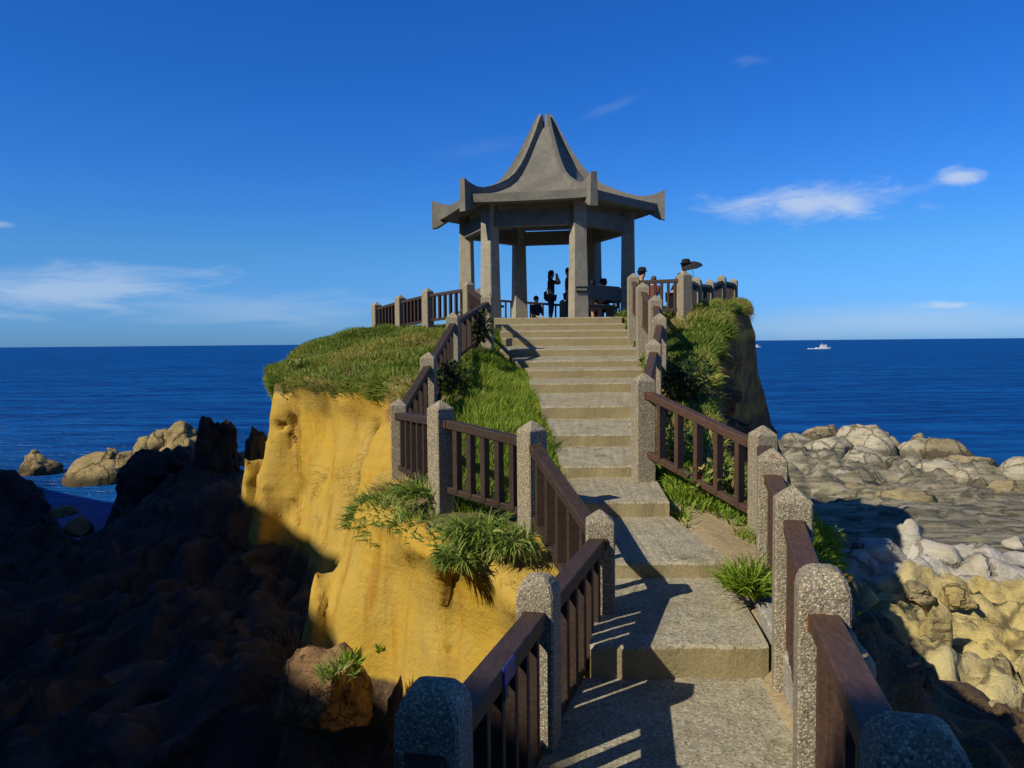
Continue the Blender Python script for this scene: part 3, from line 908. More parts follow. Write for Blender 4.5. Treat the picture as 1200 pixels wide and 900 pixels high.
# strata terraces on the flat part
tlt = H + 0.035 * (RY - 30) + .02 * RX
stp = .16
q_ = tlt / stp
fq = q_ - np.floor(q_)
H = H + flat * (np.floor(q_) + sstep(.75, 1.0, fq) - q_) * stp * .9
H = H + sstep(15.5, 17, RY) * sstep(21, 19.5, RY) * np.maximum(0, fbm(RX * .5, RY * .7, 0 * RX, 51, 3)) * .55
H = H + near * (np.abs(fbm(RX * 1.7, RY * 1.7, 0 * RX, 37, 4, .55)) - .3) * -.34
bz = sstep(34, 40, RY - .12 * (RX - 12)) 
H = H + bz * np.maximum(-.1, fbm(RX * .38, RY * .3, 0 * RX, 39, 4, .5)) * .95
# seaward edge
EDGE = np.array([(4, 73), (10, 70), (18, 66), (24, 58), (29, 49), (34, 44), (60, 40)])
ey = np.interp(RX, EDGE[:, 0], EDGE[:, 1]) + 2.5 * fbm(RX * .15, RY * .15, 0 * RX, 61, 3)
H = np.where(RY > ey - 3, H - np.clip((RY - ey + 3) / 3, 0, 1.5) * 2.5, H)
pool = np.hypot((RX - P(990, 575, 41).x) / 1.6, (RY - 41.5) / 1.3)
yellow = sstep(20.5, 16.5, RY)
pale = sstep(15.8, 16.8, RY) * sstep(22, 20.2, RY) * .85
darkm = sstep(.25, -.1, H) + sstep(7.2, 5.2, RX - (RY - 10) * .12) * sstep(26, 17, RY) * .8  # dark near sea level, plus the headland's shade painted in beside it
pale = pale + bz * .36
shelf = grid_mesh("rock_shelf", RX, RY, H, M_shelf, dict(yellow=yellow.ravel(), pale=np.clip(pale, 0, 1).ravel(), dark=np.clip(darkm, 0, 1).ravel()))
tag(shelf, "wave cut rock shelf of grey strata and yellow rock", None, None, "structure")

# left-hand rocky ground (in shade)
pl = [pz(150, 850, 11), pz(300, 850, 9), pz(50, 800, 14), pz(20, 700, 19), pz(150, 700, 17), pz(280, 700, 14), pz(40, 620, 27), pz(200, 620, 22), pz(285, 600, 18),
      pz(100, 690, 24), pz(200, 560, 27), pz(250, 528, 27), pz(205, 540, 27), pz(275, 540, 24), pz(295, 555, 20), pz(290, 560, 22), pz(300, 545, 24), pz(140, 578, 29), pz(172, 548, 33), pz(215, 528, 36),
      pz(0, 560, 36), pz(40, 590, 33), pz(85, 640, 28), pz(-120, 560, 36), pz(-60, 700, 20),
      (-3, 5, 2.6), (-5, 1, 2.6), (-12, 4, 3.0), (-20, 14, 3.2), (-33, 24, 2.5), (-6, 28, .5), (-9, 36, -.6), (-14, 44, -2), (-24, 47, -2), (-40, 44, -1), (-22, 40, -2.0), (-18.5, 36.5, -1.5), (-3, 36, -2), (-3, 46, -3), (-5, 24, 1.2)]
fl_ = rbf_fit(pl)
lx = graded(-48, -1.5, 0.5, 0.10); ly = graded(1, 50, 0.10, 0.30)
GLX, GLY = np.meshgrid(lx, ly, indexing='ij')
HL = fl_(GLX, GLY)
rg = fbm(GLX * .45, GLY * .45, 0 * GLX, 71, 5, .55)
pits = np.maximum(0, noise3(GLX * 1.1, GLY * 1.1, 0 * GLX, 81) - .2)
rdg = 1 - np.abs(fbm(GLX * 1.0, GLY * 1.0, 0 * GLX, 73, 5, .58))
cell = np.abs(noise3(GLX * 1.8, GLY * 1.8, 0 * GLX, 75))
HL = HL + ((rdg - .62) * .42 - np.maximum(0, .18 - cell) * .5) * sstep(-.5, 1.5, HL)
HL = HL + .7 * np.maximum(0, fbm(GLX * .22, GLY * .22, 0 * GLX, 79, 3)) * sstep(-.5, 2, HL)
HL = HL + (rg * .34 - pits * .9) * sstep(-1.5, 1.5, HL)
# narrow inlet of sea water running in from the far left
ty_ = np.clip((GLY - 26) / 3, 0, 1)
HL = HL - 2.6 * np.exp(-((GLX + .545 * GLY) / 1.5) ** 2) * ty_ * (GLY < 60)
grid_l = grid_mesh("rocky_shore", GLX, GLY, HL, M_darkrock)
tag(grid_l, "dark shaded rocky shore left of the cliff", None, None, "structure")

# unseen hill behind left, inferred from the shade, crest profile fitted to cast it
HU = np.array([-75, -60, -50, -43, -38, -33, -28, -24, -21.2, -19.4, -16.5, -13, -9.8, -7.5, -6.2, -4.7, -3.0, -2.4, -1.94, -1.4, -.84, 0, 2, 6, 14, 26])
HV = np.array([-9, -6.0, -4.0, -2, 1.0, 2.2, 3.7, 3.6, 3.4, 1.0, .85, .68, .55, -.30, -.95, -.38, -.2, .0, .16, .45, .88, 1.4, 2.2, 2.8, 2.4, 1.0])
uu = np.concatenate([np.linspace(-75, -26, 60), np.linspace(-25.7, 2, 190), np.linspace(2.3, 26, 50)])
sv = np.array([-44, -36, -28, -22, -18, -16, -15, -14.4, -14, -13.7, -13.2, -12.4, -11.4, -10.2, -8.8, -7.4])
pf = np.array([.15, .45, .72, .86, .95, .975, .985, .99, 1.0, .985, .9, .72, .5, .3, .12, -.02])
US, SS = np.meshgrid(uu, sv, indexing='ij')
crest = np.interp(US, HU, HV) + 14 * TANE + EYE
crest = crest + 0.05 * noise3(US * 2.2, 0 * US, 0 * US, 91) + .03 * noise3(US * 5.2, 0 * US, 0 * US, 92)
HH = crest * np.interp(SS, sv, pf)
HH = HH + (np.abs(SS + 14) > .2) * np.where(SS > -14, .5, -.4) * np.minimum(0, fbm(US * .35, SS * .5, 0 * US, 95, 4))
HX = SS * LX + US * LY
HY = SS * LY - US * LX
hill = grid_mesh("hill", HX[:, ::-1], HY[:, ::-1], HH[:, ::-1], mk_rock("hill_rock", (0.20, 0.16, 0.08), (0.10, 0.12, 0.05), (0.07, 0.085, 0.03), 0.0, 0.6, 0.3))
tag(hill, "unseen rocky hill behind the viewpoint, crest shaped for its shade", None, None, "structure")

# ------------------------------------------------------------------ path and stairway
def slab(name, yb0, zb0, xl0, xr0, yb1, zb1, xl1, xr1, base, mat, parent=None, seed=0, nose=0.018, n=22, side_in=0.0):
    """one tread: front at y0, back at y1, worn front edge"""
    r = random.Random(seed)
    bm = bmesh.new()
    rows = []
    for i in range(n + 1):
        t = i / n
        jx = 0.010 * math.sin(i * .55 + seed) + r.uniform(-.0015, .0015)
        jz = r.uniform(-.003, .003)
        xf = xl0 + (xr0 - xl0) * t; xb = xl1 + (xr1 - xl1) * t
        no = nose * r.uniform(.8, 1.3)
        prof = [(xf, yb0 + jx, base), (xf, yb0 + jx, zb0 - no), (xf, yb0 + jx + no * .9, zb0 + jz), (xf * .65 + xb * .35, yb0 * .65 + yb1 * .35, zb0 * .65 + zb1 * .35 + r.uniform(-.004, .004)),
                (xf * .3 + xb * .7, yb0 * .3 + yb1 * .7, zb0 * .3 + zb1 * .7 + r.uniform(-.004, .004)), (xb, yb1, zb1), (xb, yb1, base)]
        rows.append([bm.verts.new(q) for q in prof])
    for a, b_ in zip(rows[:-1], rows[1:]):
        for k in range(len(a) - 1):
            bm.faces.new((a[k], a[k + 1], b_[k + 1], b_[k]))
    bm.faces.new(rows[0]); bm.faces.new(rows[-1][::-1])
    return obj_bm(name, bm, mat, parent, False)


path = slab("path", -5.0, Z0, -.75, .95, 4.42, Z0, .16, 1.40, Z0 - .35, M_step, None, 3, n=30)
tag(path, "pebbly concrete path between the two fences", None, None, "structure")
stair = thing("stairway", (0, 0, 0), "worn ochre-stained concrete stairway rising from the path to the pavilion", "stairs")
for i, s_ in enumerate(steps):
    if i + 1 < len(steps):
        nx_ = steps[i + 1]; d1, z1, l1, r1 = nx_['d'] + .03, nx_['zb'], nx_['xl'], nx_['xr']
    else:
        d1, z1, l1, r1 = 21.5, s_['zt'] + .01, s_['xl'], s_['xr'] + .2
    if i == 0: l1 = s_['xl'] + .25
    # the tread spans its own width front, narrowing/widening towards the next riser
    lb = s_['xl'] + (l1 - s_['xl']) * (0.3 if i > 3 else 0.9)
    rb = s_['xr'] + (r1 - s_['xr']) * (0.9 if i < 3 else 0.5)
    slab("step", s_['d'], s_['zt'], s_['xl'] - .04, s_['xr'] + .02, d1, z1, lb - .04, rb + .02, s_['zb'] - .30, M_step, stair, 20 + i)

# raised concrete kerb along the right edge of the path
bm = bmesh.new()
kp = [(0.98, -4.0), (1.0, 0.4), (1.12, 1.6), (1.27, 2.6), (1.42, 3.6), (1.56, 4.6), (1.63, 5.2)]
rows = []
for i, (x, y) in enumerate(kp):
    zt = Z0 + .14 + (0.02 * i)
    rows.append([bm.verts.new(q) for q in ((x - .06, y, Z0 - .3), (x - .06, y, zt - .015), (x - .045, y, zt), (x + .10, y, zt), (x + .115, y, zt - .015), (x + .115, y, Z0 - .6))])
for a, b_ in zip(rows[:-1], rows[1:]):
    for k in range(5): bm.faces.new((a[k], a[k + 1], b_[k + 1], b_[k]))
bm.faces.new(rows[0]); bm.faces.new(rows[-1])
tag(obj_bm("kerb", bm, M_kerb), "grey concrete kerb under the right fence", None, None, "structure")


# ------------------------------------------------------------------ fences
def post_mesh(name, p, side, rz, height, parent, round_=0.0):
    """square post with chamfered corners and a pyramidal cap; p is the tip"""
    bm = bmesh.new()
    h = side / 2
    cap = .075 * side / .19
    if round_ > .5:
        secs = [(-height, 1), (-cap * 1.35, 1), (-cap * .9, .95), (-cap * .5, .82), (-cap * .22, .62), (-cap * .05, .36), (0, .08)]
    else:
        secs = [(-height, 1), (-cap * 1.1, 1), (-cap * .95, .96), (-cap * .5, .56), (-cap * .12, .2), (0, .05)]
    ch = .10
    rings = []
    for z, k in secs:
        s_ = h * k; c_ = s_ * (1 - ch * (1.6 if k < .97 else 1))
        ring = [(c_, -s_), (s_, -c_), (s_, c_), (c_, s_), (-c_, s_), (-s_, c_), (-s_, -c_), (-c_, -s_)]
        rings.append([bm.verts.new((x, y, z)) for x, y in ring])
    for a, b_ in zip(rings[:-1], rings[1:]):
        for k in range(8): bm.faces.new((a[k], a[(k + 1) % 8], b_[(k + 1) % 8], b_[k]))
    bm.faces.new(rings[-1])
    o = obj_bm(name, bm, M_agg, parent)
    o.location = p - parent.location
    o.rotation_euler = (0, 0, rz)
    return o


def build_fence(label, posts, wood, nb=5, base_drop=1.45, skip_posts=(), skip_panels=(), round_until=0.0, brackets=True, drops=None):
    pts = [P(px, py, d) for px, py, d, sd in posts]
    root = thing("fence", Vector((pts[0].x, pts[0].y, pts[0].z - 1.0)), label, "fence")
    n = len(pts)
    for i, p in enumerate(pts):
        a = pts[max(i - 1, 0)]; b_ = pts[min(i + 1, n - 1)]
        da = (p - a).to_2d(); db = (b_ - p).to_2d()
        if da.length > 0: da.normalize()
        if db.length > 0: db.normalize()
        t = da + db
        rz = math.atan2(t.y, t.x)
        if i not in skip_posts:
            post_mesh("post", p, posts[i][3], rz, base_drop, root, 1.0 if posts[i][2] < round_until else 0.0)
    for i in range(n - 1):
        if i in skip_panels: continue
        a, b_ = pts[i], pts[i + 1]
        s0, s1 = posts[i][3], posts[i + 1][3]
        u = (b_ - a).to_2d().normalized()
        u3 = Vector((u.x, u.y, 0))
        slope = (b_.z - a.z) / max((b_ - a).to_2d().length, .01)
        dr = .20
        A = a + u3 * (s0 * .42) + Vector((0, 0, slope * s0 * .42 - dr))
        B = b_ - u3 * (s1 * .42) + Vector((0, 0, -slope * s1 * .42 - dr))
        panel = bpy.data.objects.new("rail_panel", None)
        C.objects.link(panel); panel.parent = root
        panel.location = a - root.location
        off_ = a
        bm = bmesh.new(); bm_bar(bm, A - off_, B - off_, .105, .075); obj_bm("top_rail", bm, wood, panel)
        lo = Vector((0, 0, -.60))
        bm = bmesh.new(); bm_bar(bm, A + lo - off_, B + lo - off_, .07, .06); obj_bm("bottom_rail", bm, wood, panel)
        k_ = nb + (1 if (b_ - a).length > 1.9 else 0) + (1 if max(posts[i][2], posts[i + 1][2]) < 5.5 else 0)
        for k in range(k_):
            t = (k + .7) / (k_ + .4)
            q = A.lerp(B, t)
            bm = bmesh.new()
            hb = .62
            th = math.atan2(u.y, u.x)
            bm_box(bm, q - off_ + Vector((0, 0, -.30)), (.050, .085, hb), Matrix.Rotation(th, 3, 'Z'), .004)
            obj_bm("baluster", bm, wood, panel)
        if brackets:
            for q, sg in ((A, 1), (B, -1)):
                bm = bmesh.new()
                bm_box(bm, q - off_ + u3 * (.0 * sg), (.03, .13, .075), Matrix.Rotation(math.atan2(u.y, u.x), 3, 'Z'), .004)
                obj_bm("bracket", bm, M_rust, panel)
    return root


build_fence("dark railed fence with square pebbled posts zigzagging up the left side of the stairs", LF, M_wood, 5, round_until=4.5)
build_fence("curved fence along the grassy left rim beside the pavilion", LP_, M_wood, 6, 1.3, skip_posts=(4,), brackets=False)
build_fence("red-brown railed fence with pebbled posts climbing the right side of the stairs", RF, M_wood_red, 5, round_until=4.0)
build_fence("fence running out along the right rim where the hatted person leans", RP, M_wood, 6, 1.3, skip_posts=(0,), brackets=False)
build_fence("low fence behind the pavilion seen between its columns", BP, M_wood, 6, 1.3, brackets=False)

# blue tag hanging under the left rail
pt = P(596, 787, 2.86)
t_ = thing("blue_sign", pt, "small blue tag hanging under the left handrail", "tag")
u = (P(631, 672, 3.7) - P(508, 797, 2.2)).to_2d()
bm = bmesh.new(); bm_box(bm, (0, 0, 0), (.17, .012, .075), None, .004)
o = obj_bm("plate", bm, simple("blue_plastic", (0.012, 0.03, 0.22), 0.4, .15), t_)
bm = bmesh.new(); bm_box(bm, (-.055, -.004, -.055), (.05, .008, .05))
obj_bm("strap", bm, simple("teal_cord", (0.03, 0.09, 0.09), 0.6), t_)
sl = (P(631, 672, 3.7).z - P(508, 797, 2.2).z) / u.length
t_.rotation_euler = (0, -math.atan(sl), math.atan2(u.y, u.x))

# ------------------------------------------------------------------ pavilion
PX, PY = P(640, 372, 24.2).x, 24.2
A0 = math.radians(18.5)
RC = 2.47
ZC = 3.64 + EYE - 0.0
pavn = thing("pavilion", (PX, PY, FLOOR), "weathered grey concrete hexagonal pavilion with steep upturned roof", "pavilion")


def hexp(r, k, z, da=0.0):
    a = A0 + k * math.radians(60) + da
    return Vector((r * math.sin(a), -r * math.cos(a), z))


zr = lambda z: z + EYE - FLOOR         # eye-relative height -> pavilion-local
# floor slab
bm = bmesh.new()
lo = [bm.verts.new(hexp(3.25, k, -.35)) for k in range(6)]; hi = [bm.verts.new(hexp(3.25, k, .012)) for k in range(6)]
for k in range(6): bm.faces.new((lo[k], lo[(k + 1) % 6], hi[(k + 1) % 6], hi[k]))
bm.faces.new(hi)
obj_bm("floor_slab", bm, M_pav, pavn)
for k in range(6):
    c_ = hexp(RC, k, 0)
    a = A0 + k * math.radians(60)
    bm = bmesh.new()
    R = Matrix.Rotation(a, 3, 'Z')
    secs = [(0.0, .225, .215), (1.9, .195, .19), (zr(3.64), .18, .18), (zr(3.95), .18, .18)]
    rings = []
    for z, hx_, hy_ in secs:
        ring = []
        e = .02
        for x, y in ((hx_ - e, -hy_), (hx_, -hy_ + e), (hx_, hy_ - e), (hx_ - e, hy_), (-hx_ + e, hy_), (-hx_, hy_ - e), (-hx_, -hy_ + e), (-hx_ + e, -hy_)):
            q = R @ Vector((x, y, 0))
            ring.append(bm.verts.new((c_.x + q.x, c_.y + q.y, z)))
        rings.append(ring)
    for r0, r1 in zip(rings[:-1], rings[1:]):
        for j in range(8): bm.faces.new((r0[j], r0[(j + 1) % 8], r1[(j + 1) % 8], r1[j]))
    bm.faces.new(rings[-1])
    obj_bm("column", bm, M_pav, pavn)
    # ring beam between this column and the next
    n0, n1 = hexp(RC, k, zr(3.42)), hexp(RC, k + 1, zr(3.42))
    u = (n1 - n0).normalized()
    bm = bmesh.new(); bm_bar(bm, n0 + u * .17, n1 - u * .17, .24, .44, .012)
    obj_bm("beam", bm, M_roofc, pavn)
# roof shell
RE = 3.37
prof = [(0.045, 6.46), (.09, 6.30), (.142, 6.02), (.19, 5.75), (.245, 5.43), (.30, 5.15), (.365, 4.86), (.435, 4.62), (.52, 4.44), (.63, 4.28), (.73, 4.17), (.83, 4.10), (.92, 4.05), (1.0, 4.02)]
bm = bmesh.new()
SUBD = 8
def hexring(r, z, sag=0.0):
    out = []
    for k in range(6):
        p0, p1 = hexp(r, k, zr(z)), hexp(r, k + 1, zr(z))
        for j in range(SUBD):
            t = j / SUBD
            q = p0.lerp(p1, t)
            q.z += -sag * 4 * t * (1 - t)
            out.append(bm.verts.new(q))
    return out
rings = [hexring(RE * f, z, .02 * f ** 3) for f, z in prof]
rings.append(hexring(RE * .995, 3.80, .02))
rings.append(hexring(RE * .80, 3.83, .02))
rings.append(hexring(RE * .55, 3.99))
rings.append(hexring(RE * .30, 4.55))
rings.append(hexring(RE * .06, 6.1))
for a, b_ in zip(rings[:-1], rings[1:]):
    for j in range(len(a)): bm.faces.new((a[j], a[(j + 1) % len(a)], b_[(j + 1) % len(a)], b_[j]))
bm.faces.new(rings[0]); bm.faces.new(rings[-1])
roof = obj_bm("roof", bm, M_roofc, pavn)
for p_ in roof.data.polygons: p_.use_smooth = False
# ridge fins
fin = [(.052, 6.80, 6.2), (.062, 6.79, 6.2), (.095, 6.62, 6.0), (.142, 6.30, 5.7), (.19, 6.01, 5.45), (.245, 5.69, 5.15), (.30, 5.40, 4.9), (.365, 5.11, 4.68), (.435, 4.86, 4.45), (.52, 4.66, 4.3), (.63, 4.49, 4.16), (.73, 4.36, 4.04),
       (.83, 4.27, 3.92), (.90, 4.26, 3.78), (.96, 4.30, 3.66), (1.0, 4.34, 3.58), (1.05, 4.42, 3.54)]
for k in range(6):
    a = A0 + k * math.radians(60)
    rd = Vector((math.sin(a), -math.cos(a), 0)); sd_ = Vector((math.cos(a), math.sin(a), 0))
    bm = bmesh.new(); rows = []
    for f, zt, zb in fin:
        hw = .055 + .03 * f
        hb = hw * 1.25
        rows.append([bm.verts.new(rd * (RE * f) + sd_ * sx_ + Vector((0, 0, zr(zz)))) for sx_, zz in ((-hw, zt), (hw, zt), (hb, zb), (-hb, zb))])
    for r0, r1 in zip(rows[:-1], rows[1:]):
        for j in range(4): bm.faces.new((r0[j], r0[(j + 1) % 4], r1[(j + 1) % 4], r1[j]))
    bm.faces.new(rows[0]); bm.faces.new(rows[-1])
    bmesh.ops.bevel(bm, geom=[e for e in bm.edges if len(e.link_faces) == 2 and e.calc_face_angle(0) > .9], offset=.012, segments=1, affect='EDGES')
    obj_bm("roof_ridge", bm, M_roofc, pavn)
# dark plaque on the front right column
c_ = hexp(RC, 0, 0)
R = Matrix.Rotation(A0, 3, 'Z')
M_plq = simple("dark_plaque", (0.02, 0.02, 0.018), 0.5)
bm = bmesh.new()
q = R @ Vector((0.02, -.226, 0))
bm_box(bm, c_ + q + Vector((0, 0, .80)), (.36, .022, .17), R, .004)
pq = obj_bm("plaque", bm, M_plq, pavn)
bm = bmesh.new()
q = R @ Vector((0.02, -.240, 0))
for i in range(7):
    q2 = R @ Vector((-.13 + .045 * i, -.239, 0))
    bm_box(bm, c_ + q2 + Vector((0, 0, .80 + .004 * (i % 2))), (.026, .005, .05 + .008 * (i % 3)), R)
obj_bm("marks", bm, simple("pale_marks", (0.35, 0.33, 0.26), 0.7), pq)


def bench(k, label, rr=2.25):
    """bench between column k and k+1, facing the middle"""
    a, b_ = hexp(rr, k, 0), hexp(rr, k + 1, 0)
    mid = (a + b_) / 2
    u = (b_ - a).normalized()
    inn = -mid.normalized()
    L = (b_ - a).length - .5
    t = thing("bench", pavn.location + mid, label, "bench", "benches between the pavilion columns", math.atan2(u.y, u.x))
    sg = 1 if (Matrix.Rotation(-math.atan2(u.y, u.x), 3, 'Z') @ inn).y > 0 else -1
    bm = bmesh.new(); bm_box(bm, (0, sg * .12, .42), (L, .42, .07), None, .01); obj_bm("seat", bm, M_bench, t)
    bm = bmesh.new(); bm_box(bm, (0, -sg * .13, .78), (L, .07, .42), Matrix.Rotation(sg * math.radians(-6), 3, 'X'), .01); obj_bm("backrest", bm, M_bench, t)
    for x in (-L / 2 + .15, L / 2 - .15):
        bm = bmesh.new(); bm_box(bm, (x, sg * .08, .193), (.10, .30, .38), None, .006); bm_box(bm, (x, -sg * .12, .49), (.07, .06, .16), None, .006); obj_bm("leg", bm, M_bench, t)
    return t


M_bench = simple("weathered_bench", (0.13, 0.12, 0.10), 0.85, .3, 8)
bench(0, "pavilion bench with a pale backrest between the two right-hand front columns")
bench(1, "pavilion bench on the far right side behind the seated person")
bench(4, "dark pavilion bench at the left between the front column and the rear column")

# ------------------------------------------------------------------ people
SKIN = simple("skin", (0.42, 0.25, 0.17), 0.6, .1, 20)


def skin_body(name, joints, edges, mat, parent, sub=2):
    """joints: name -> (x, y, z, radius); one continuous skinned surface"""
    names = list(joints)
    me = bpy.data.meshes.new(name)
    me.from_pydata([joints[n][:3] for n in names], [(names.index(a), names.index(b_)) for a, b_ in edges], [])
    o = bpy.data.objects.new(name, me)
    C.objects.link(o)
    mod = o.modifiers.new("skin", 'SKIN')
    for i, n in enumerate(names):
        sv = me.skin_vertices[0].data[i]
        r = joints[n][3]
        sv.radius = r if isinstance(r, tuple) else (r, r)
        sv.use_root = (i == 0)
    mod2 = o.modifiers.new("sub", 'SUBSURF'); mod2.levels = sub; mod2.render_levels = sub
    dg = bpy.context.evaluated_depsgraph_get()
    dg.update()
    m2 = bpy.data.meshes.new_from_object(o.evaluated_get(dg))
    bpy.data.objects.remove(o)
    for p_ in m2.polygons: p_.use_smooth = True
    m2.materials.clear(); m2.materials.append(mat)
    o2 = bpy.data.objects.new(name, m2)
    C.objects.link(o2); o2.parent = parent
    return o2


def blob(name, c, r, mat, parent, seed=0, amt=.06, sub=3):
    bm = bmesh.new()
    bmesh.ops.create_icosphere(bm, subdivisions=sub, radius=1.0)
    for v in bm.verts:
        n = v.co.copy()
        k = 1 + amt * float(noise3(np.array([n.x * 2.2]), np.array([n.y * 2.2]), np.array([n.z * 2.2]), seed)[0])
        v.co = Vector((n.x * r[0] * k, n.y * r[1] * k, n.z * r[2] * k)) + Vector(c)
    return obj_bm(name, bm, mat, parent, True)


def person(loc, rz, label, top, pants, pose, height=1.62, hair=(0.012, 0.010, 0.009), hat=None, long_hair=False):
    """figure facing -Y in its own frame; pose 'stand', 'photo' (right arm raised to the face), 'sit', 'lean'"""
    k = height / 1.70
    t = thing("person", loc, label, "person", None, rz)
    sit = pose == 'sit'
    hz_ = .50 if sit else .90
    lean = .22 if pose == 'lean' else (.03 if sit else 0.0)
    J = {}
    J['pelvis'] = (0, 0, hz_, (.155, .115))
    J['waist'] = (0, -.02 - lean * .4, hz_ + .17, (.135, .10))
    J['chest'] = (0, -.03 - lean * .8, hz_ + .37, (.165, .115))
    J['neckb'] = (0, -.01 - lean * 1.05, hz_ + .52, (.085, .075))
    J['neck'] = (0, -.02 - lean * 1.2, hz_ + .58, .052)
    J['head0'] = (0, -.035 - lean * 1.3, hz_ + .66, (.072, .085))
    J['head1'] = (0, -.035 - lean * 1.35, hz_ + .76, (.075, .092))
    J['nose'] = (0, -.125 - lean * 1.3, hz_ + .695, .018)
    E = [('pelvis', 'waist'), ('waist', 'chest'), ('chest', 'neckb'), ('neckb', 'neck'), ('neck', 'head0'), ('head0', 'head1'), ('head0', 'nose')]
    cx, cy, czz = J['chest'][0], J['chest'][1], J['chest'][2]
    for sgn, sn in ((-1, 'r'), (1, 'l')):
        sh = (sgn * .17, cy + .01, czz + .10)
        if pose == 'photo':
            el = (sgn * .20, cy - .25, czz + .05); wr = (sgn * .08, cy - .20, czz + .24); hd = (sgn * .06, cy - .19, czz + .30)
        elif pose == 'lean':
            el = (sgn * .24, cy - .12, czz - .15); wr = (sgn * .18, cy - .36, czz - .10); hd = (sgn * .16, cy - .45, czz - .09)
        elif sit:
            el = (sgn * .22, cy - .06, czz - .18); wr = (sgn * .13, cy - .28, czz - .26); hd = (sgn * .10, cy - .36, czz - .28)
        else:
            el = (sgn * .22, cy + .02, czz - .18); wr = (sgn * .22, cy - .06, czz - .42); hd = (sgn * .22, cy - .08, czz - .50)
        J[sn + 'sh'] = sh + (.062,); J[sn + 'el'] = el + (.045,); J[sn + 'wr'] = wr + (.029,); J[sn + 'hd'] = hd + ((.036, .022),)
        E += [('chest', sn + 'sh'), (sn + 'sh', sn + 'el'), (sn + 'el', sn + 'wr'), (sn + 'wr', sn + 'hd')]
        dv = Vector(hd) - Vector(wr); dv.normalize()
        sdv = dv.cross(Vector((0, 1, .2))).normalized()
        for fi in range(4):
            o_ = sdv * ((fi - 1.5) * .02)
            ln = (.062, .075, .07, .055)[fi]
            q1 = Vector(hd) + o_ + dv * (ln * .6); q2 = q1 + (dv + Vector((0, -.35, -.25))).normalized() * ln * .6
            J[sn + 'f%da' % fi] = tuple(q1) + (.0095,); J[sn + 'f%db' % fi] = tuple(q2) + (.008,)
            E += [(sn + 'hd', sn + 'f%da' % fi), (sn + 'f%da' % fi, sn + 'f%db' % fi)]
        q1 = Vector(wr).lerp(Vector(hd), .55) + sdv * .045 * sgn
        J[sn + 'th'] = tuple(q1 + dv * .03) + (.011,)
        E += [(sn + 'wr', sn + 'th')]
        hp = (sgn * .095, 0, hz_ - .05)
        if sit:
            kn = (sgn * .13, -.44, hz_ - .02); an = (sgn * .12, -.42, .09); toe = (sgn * .13, -.58, .045)
        else:
            st = .07 * sgn if pose == 'stand' else .03 * sgn
            kn = (sgn * .10, -.02 + st * .4, .48); an = (sgn * .10, .02 + st, .09); toe = (sgn * .12, -.14 + st, .04)
        J[sn + 'hp'] = hp + (.095,); J[sn + 'kn'] = kn + (.065,); J[sn + 'an'] = an + (.042,); J[sn + 'to'] = toe + ((.04, .032),)
        E += [('pelvis', sn + 'hp'), (sn + 'hp', sn + 'kn'), (sn + 'kn', sn + 'an'), (sn + 'an', sn + 'to')]
    J = {n: (v[0] * k, v[1] * k, v[2] * k, (v[3][0] * k, v[3][1] * k) if isinstance(v[3], tuple) else v[3] * k) for n, v in J.items()}
    body = skin_body("body", J, E, SKIN, t)
    # clothing: slightly larger shells over trunk / sleeves / legs
    def shell(name, keys, mat, grow):
        JJ = {n: J[n][:3] + ((J[n][3][0] + grow, J[n][3][1] + grow) if isinstance(J[n][3], tuple) else J[n][3] + grow,) for n in keys}
        EE = [e for e in E if e[0] in keys and e[1] in keys]
        return skin_body(name, JJ, EE, mat, t)
    shell("shirt", ['pelvis', 'waist', 'chest', 'neckb', 'rsh', 'lsh', 'rel', 'lel'], top, .018 * k)
    shell("trousers", ['pelvis', 'rhp', 'lhp', 'rkn', 'lkn', 'ran', 'lan'], pants, .014 * k)
    hx_, hy_, hzz = J['head1'][:3]
    hm = simple("hair_%d" % len(bpy.data.materials), hair, 0.6)
    blob("hair", (hx_, hy_ + .016 * k, hzz - .005), (.098 * k, .108 * k, .105 * k), hm, t, 3)
    if long_hair: blob("hair_length", (hx_, hy_ + .075 * k, hzz - .13 * k), (.085 * k, .05 * k, .17 * k), hm, t, 5)
    if hat:
        bm = bmesh.new()
        rg_ = [(.19, .01), (.185, .018), (.112, .035), (.108, .09), (.085, .125), (.03, .135)]
        rows = []
        for r_, z_ in rg_:
            rows.append([bm.verts.new((hx_ + r_ * k * hat[1] * math.cos(a_) if r_ > .15 else hx_ + r_ * k * math.cos(a_), hy_ + r_ * k * math.sin(a_) * (hat[1] if r_ > .15 else 1), hzz + z_ * k)) for a_ in np.linspace(0, 2 * math.pi, 20, endpoint=False)])
        for r0, r1 in zip(rows[:-1], rows[1:]):
            for j in range(20): bm.faces.new((r0[j], r0[(j + 1) % 20], r1[(j + 1) % 20], r1[j]))
        bm.faces.new(rows[-1]); bm.faces.new(rows[0])
        obj_bm("hat", bm, hat[0], t, True)
    return t


T_dark = simple("dark_cloth", (0.020, 0.022, 0.028), 0.9)
T_navy = simple("navy_cloth", (0.018, 0.028, 0.075), 0.9)
T_jean = simple("denim", (0.018, 0.025, 0.055), 0.9)
T_brown = simple("brown_cloth", (0.055, 0.028, 0.022), 0.9)
T_red = simple("faded_red_cloth", (0.20, 0.06, 0.05), 0.9)
T_black = simple("black_cloth", (0.010, 0.010, 0.012), 0.9)
T_white = simple("white_cloth", (0.7, 0.7, 0.68), 0.8)


def ground_at(px, d, z=None):
    p = P(px, 372, d)
    return Vector((p.x, p.y, FLOOR if z is None else z))


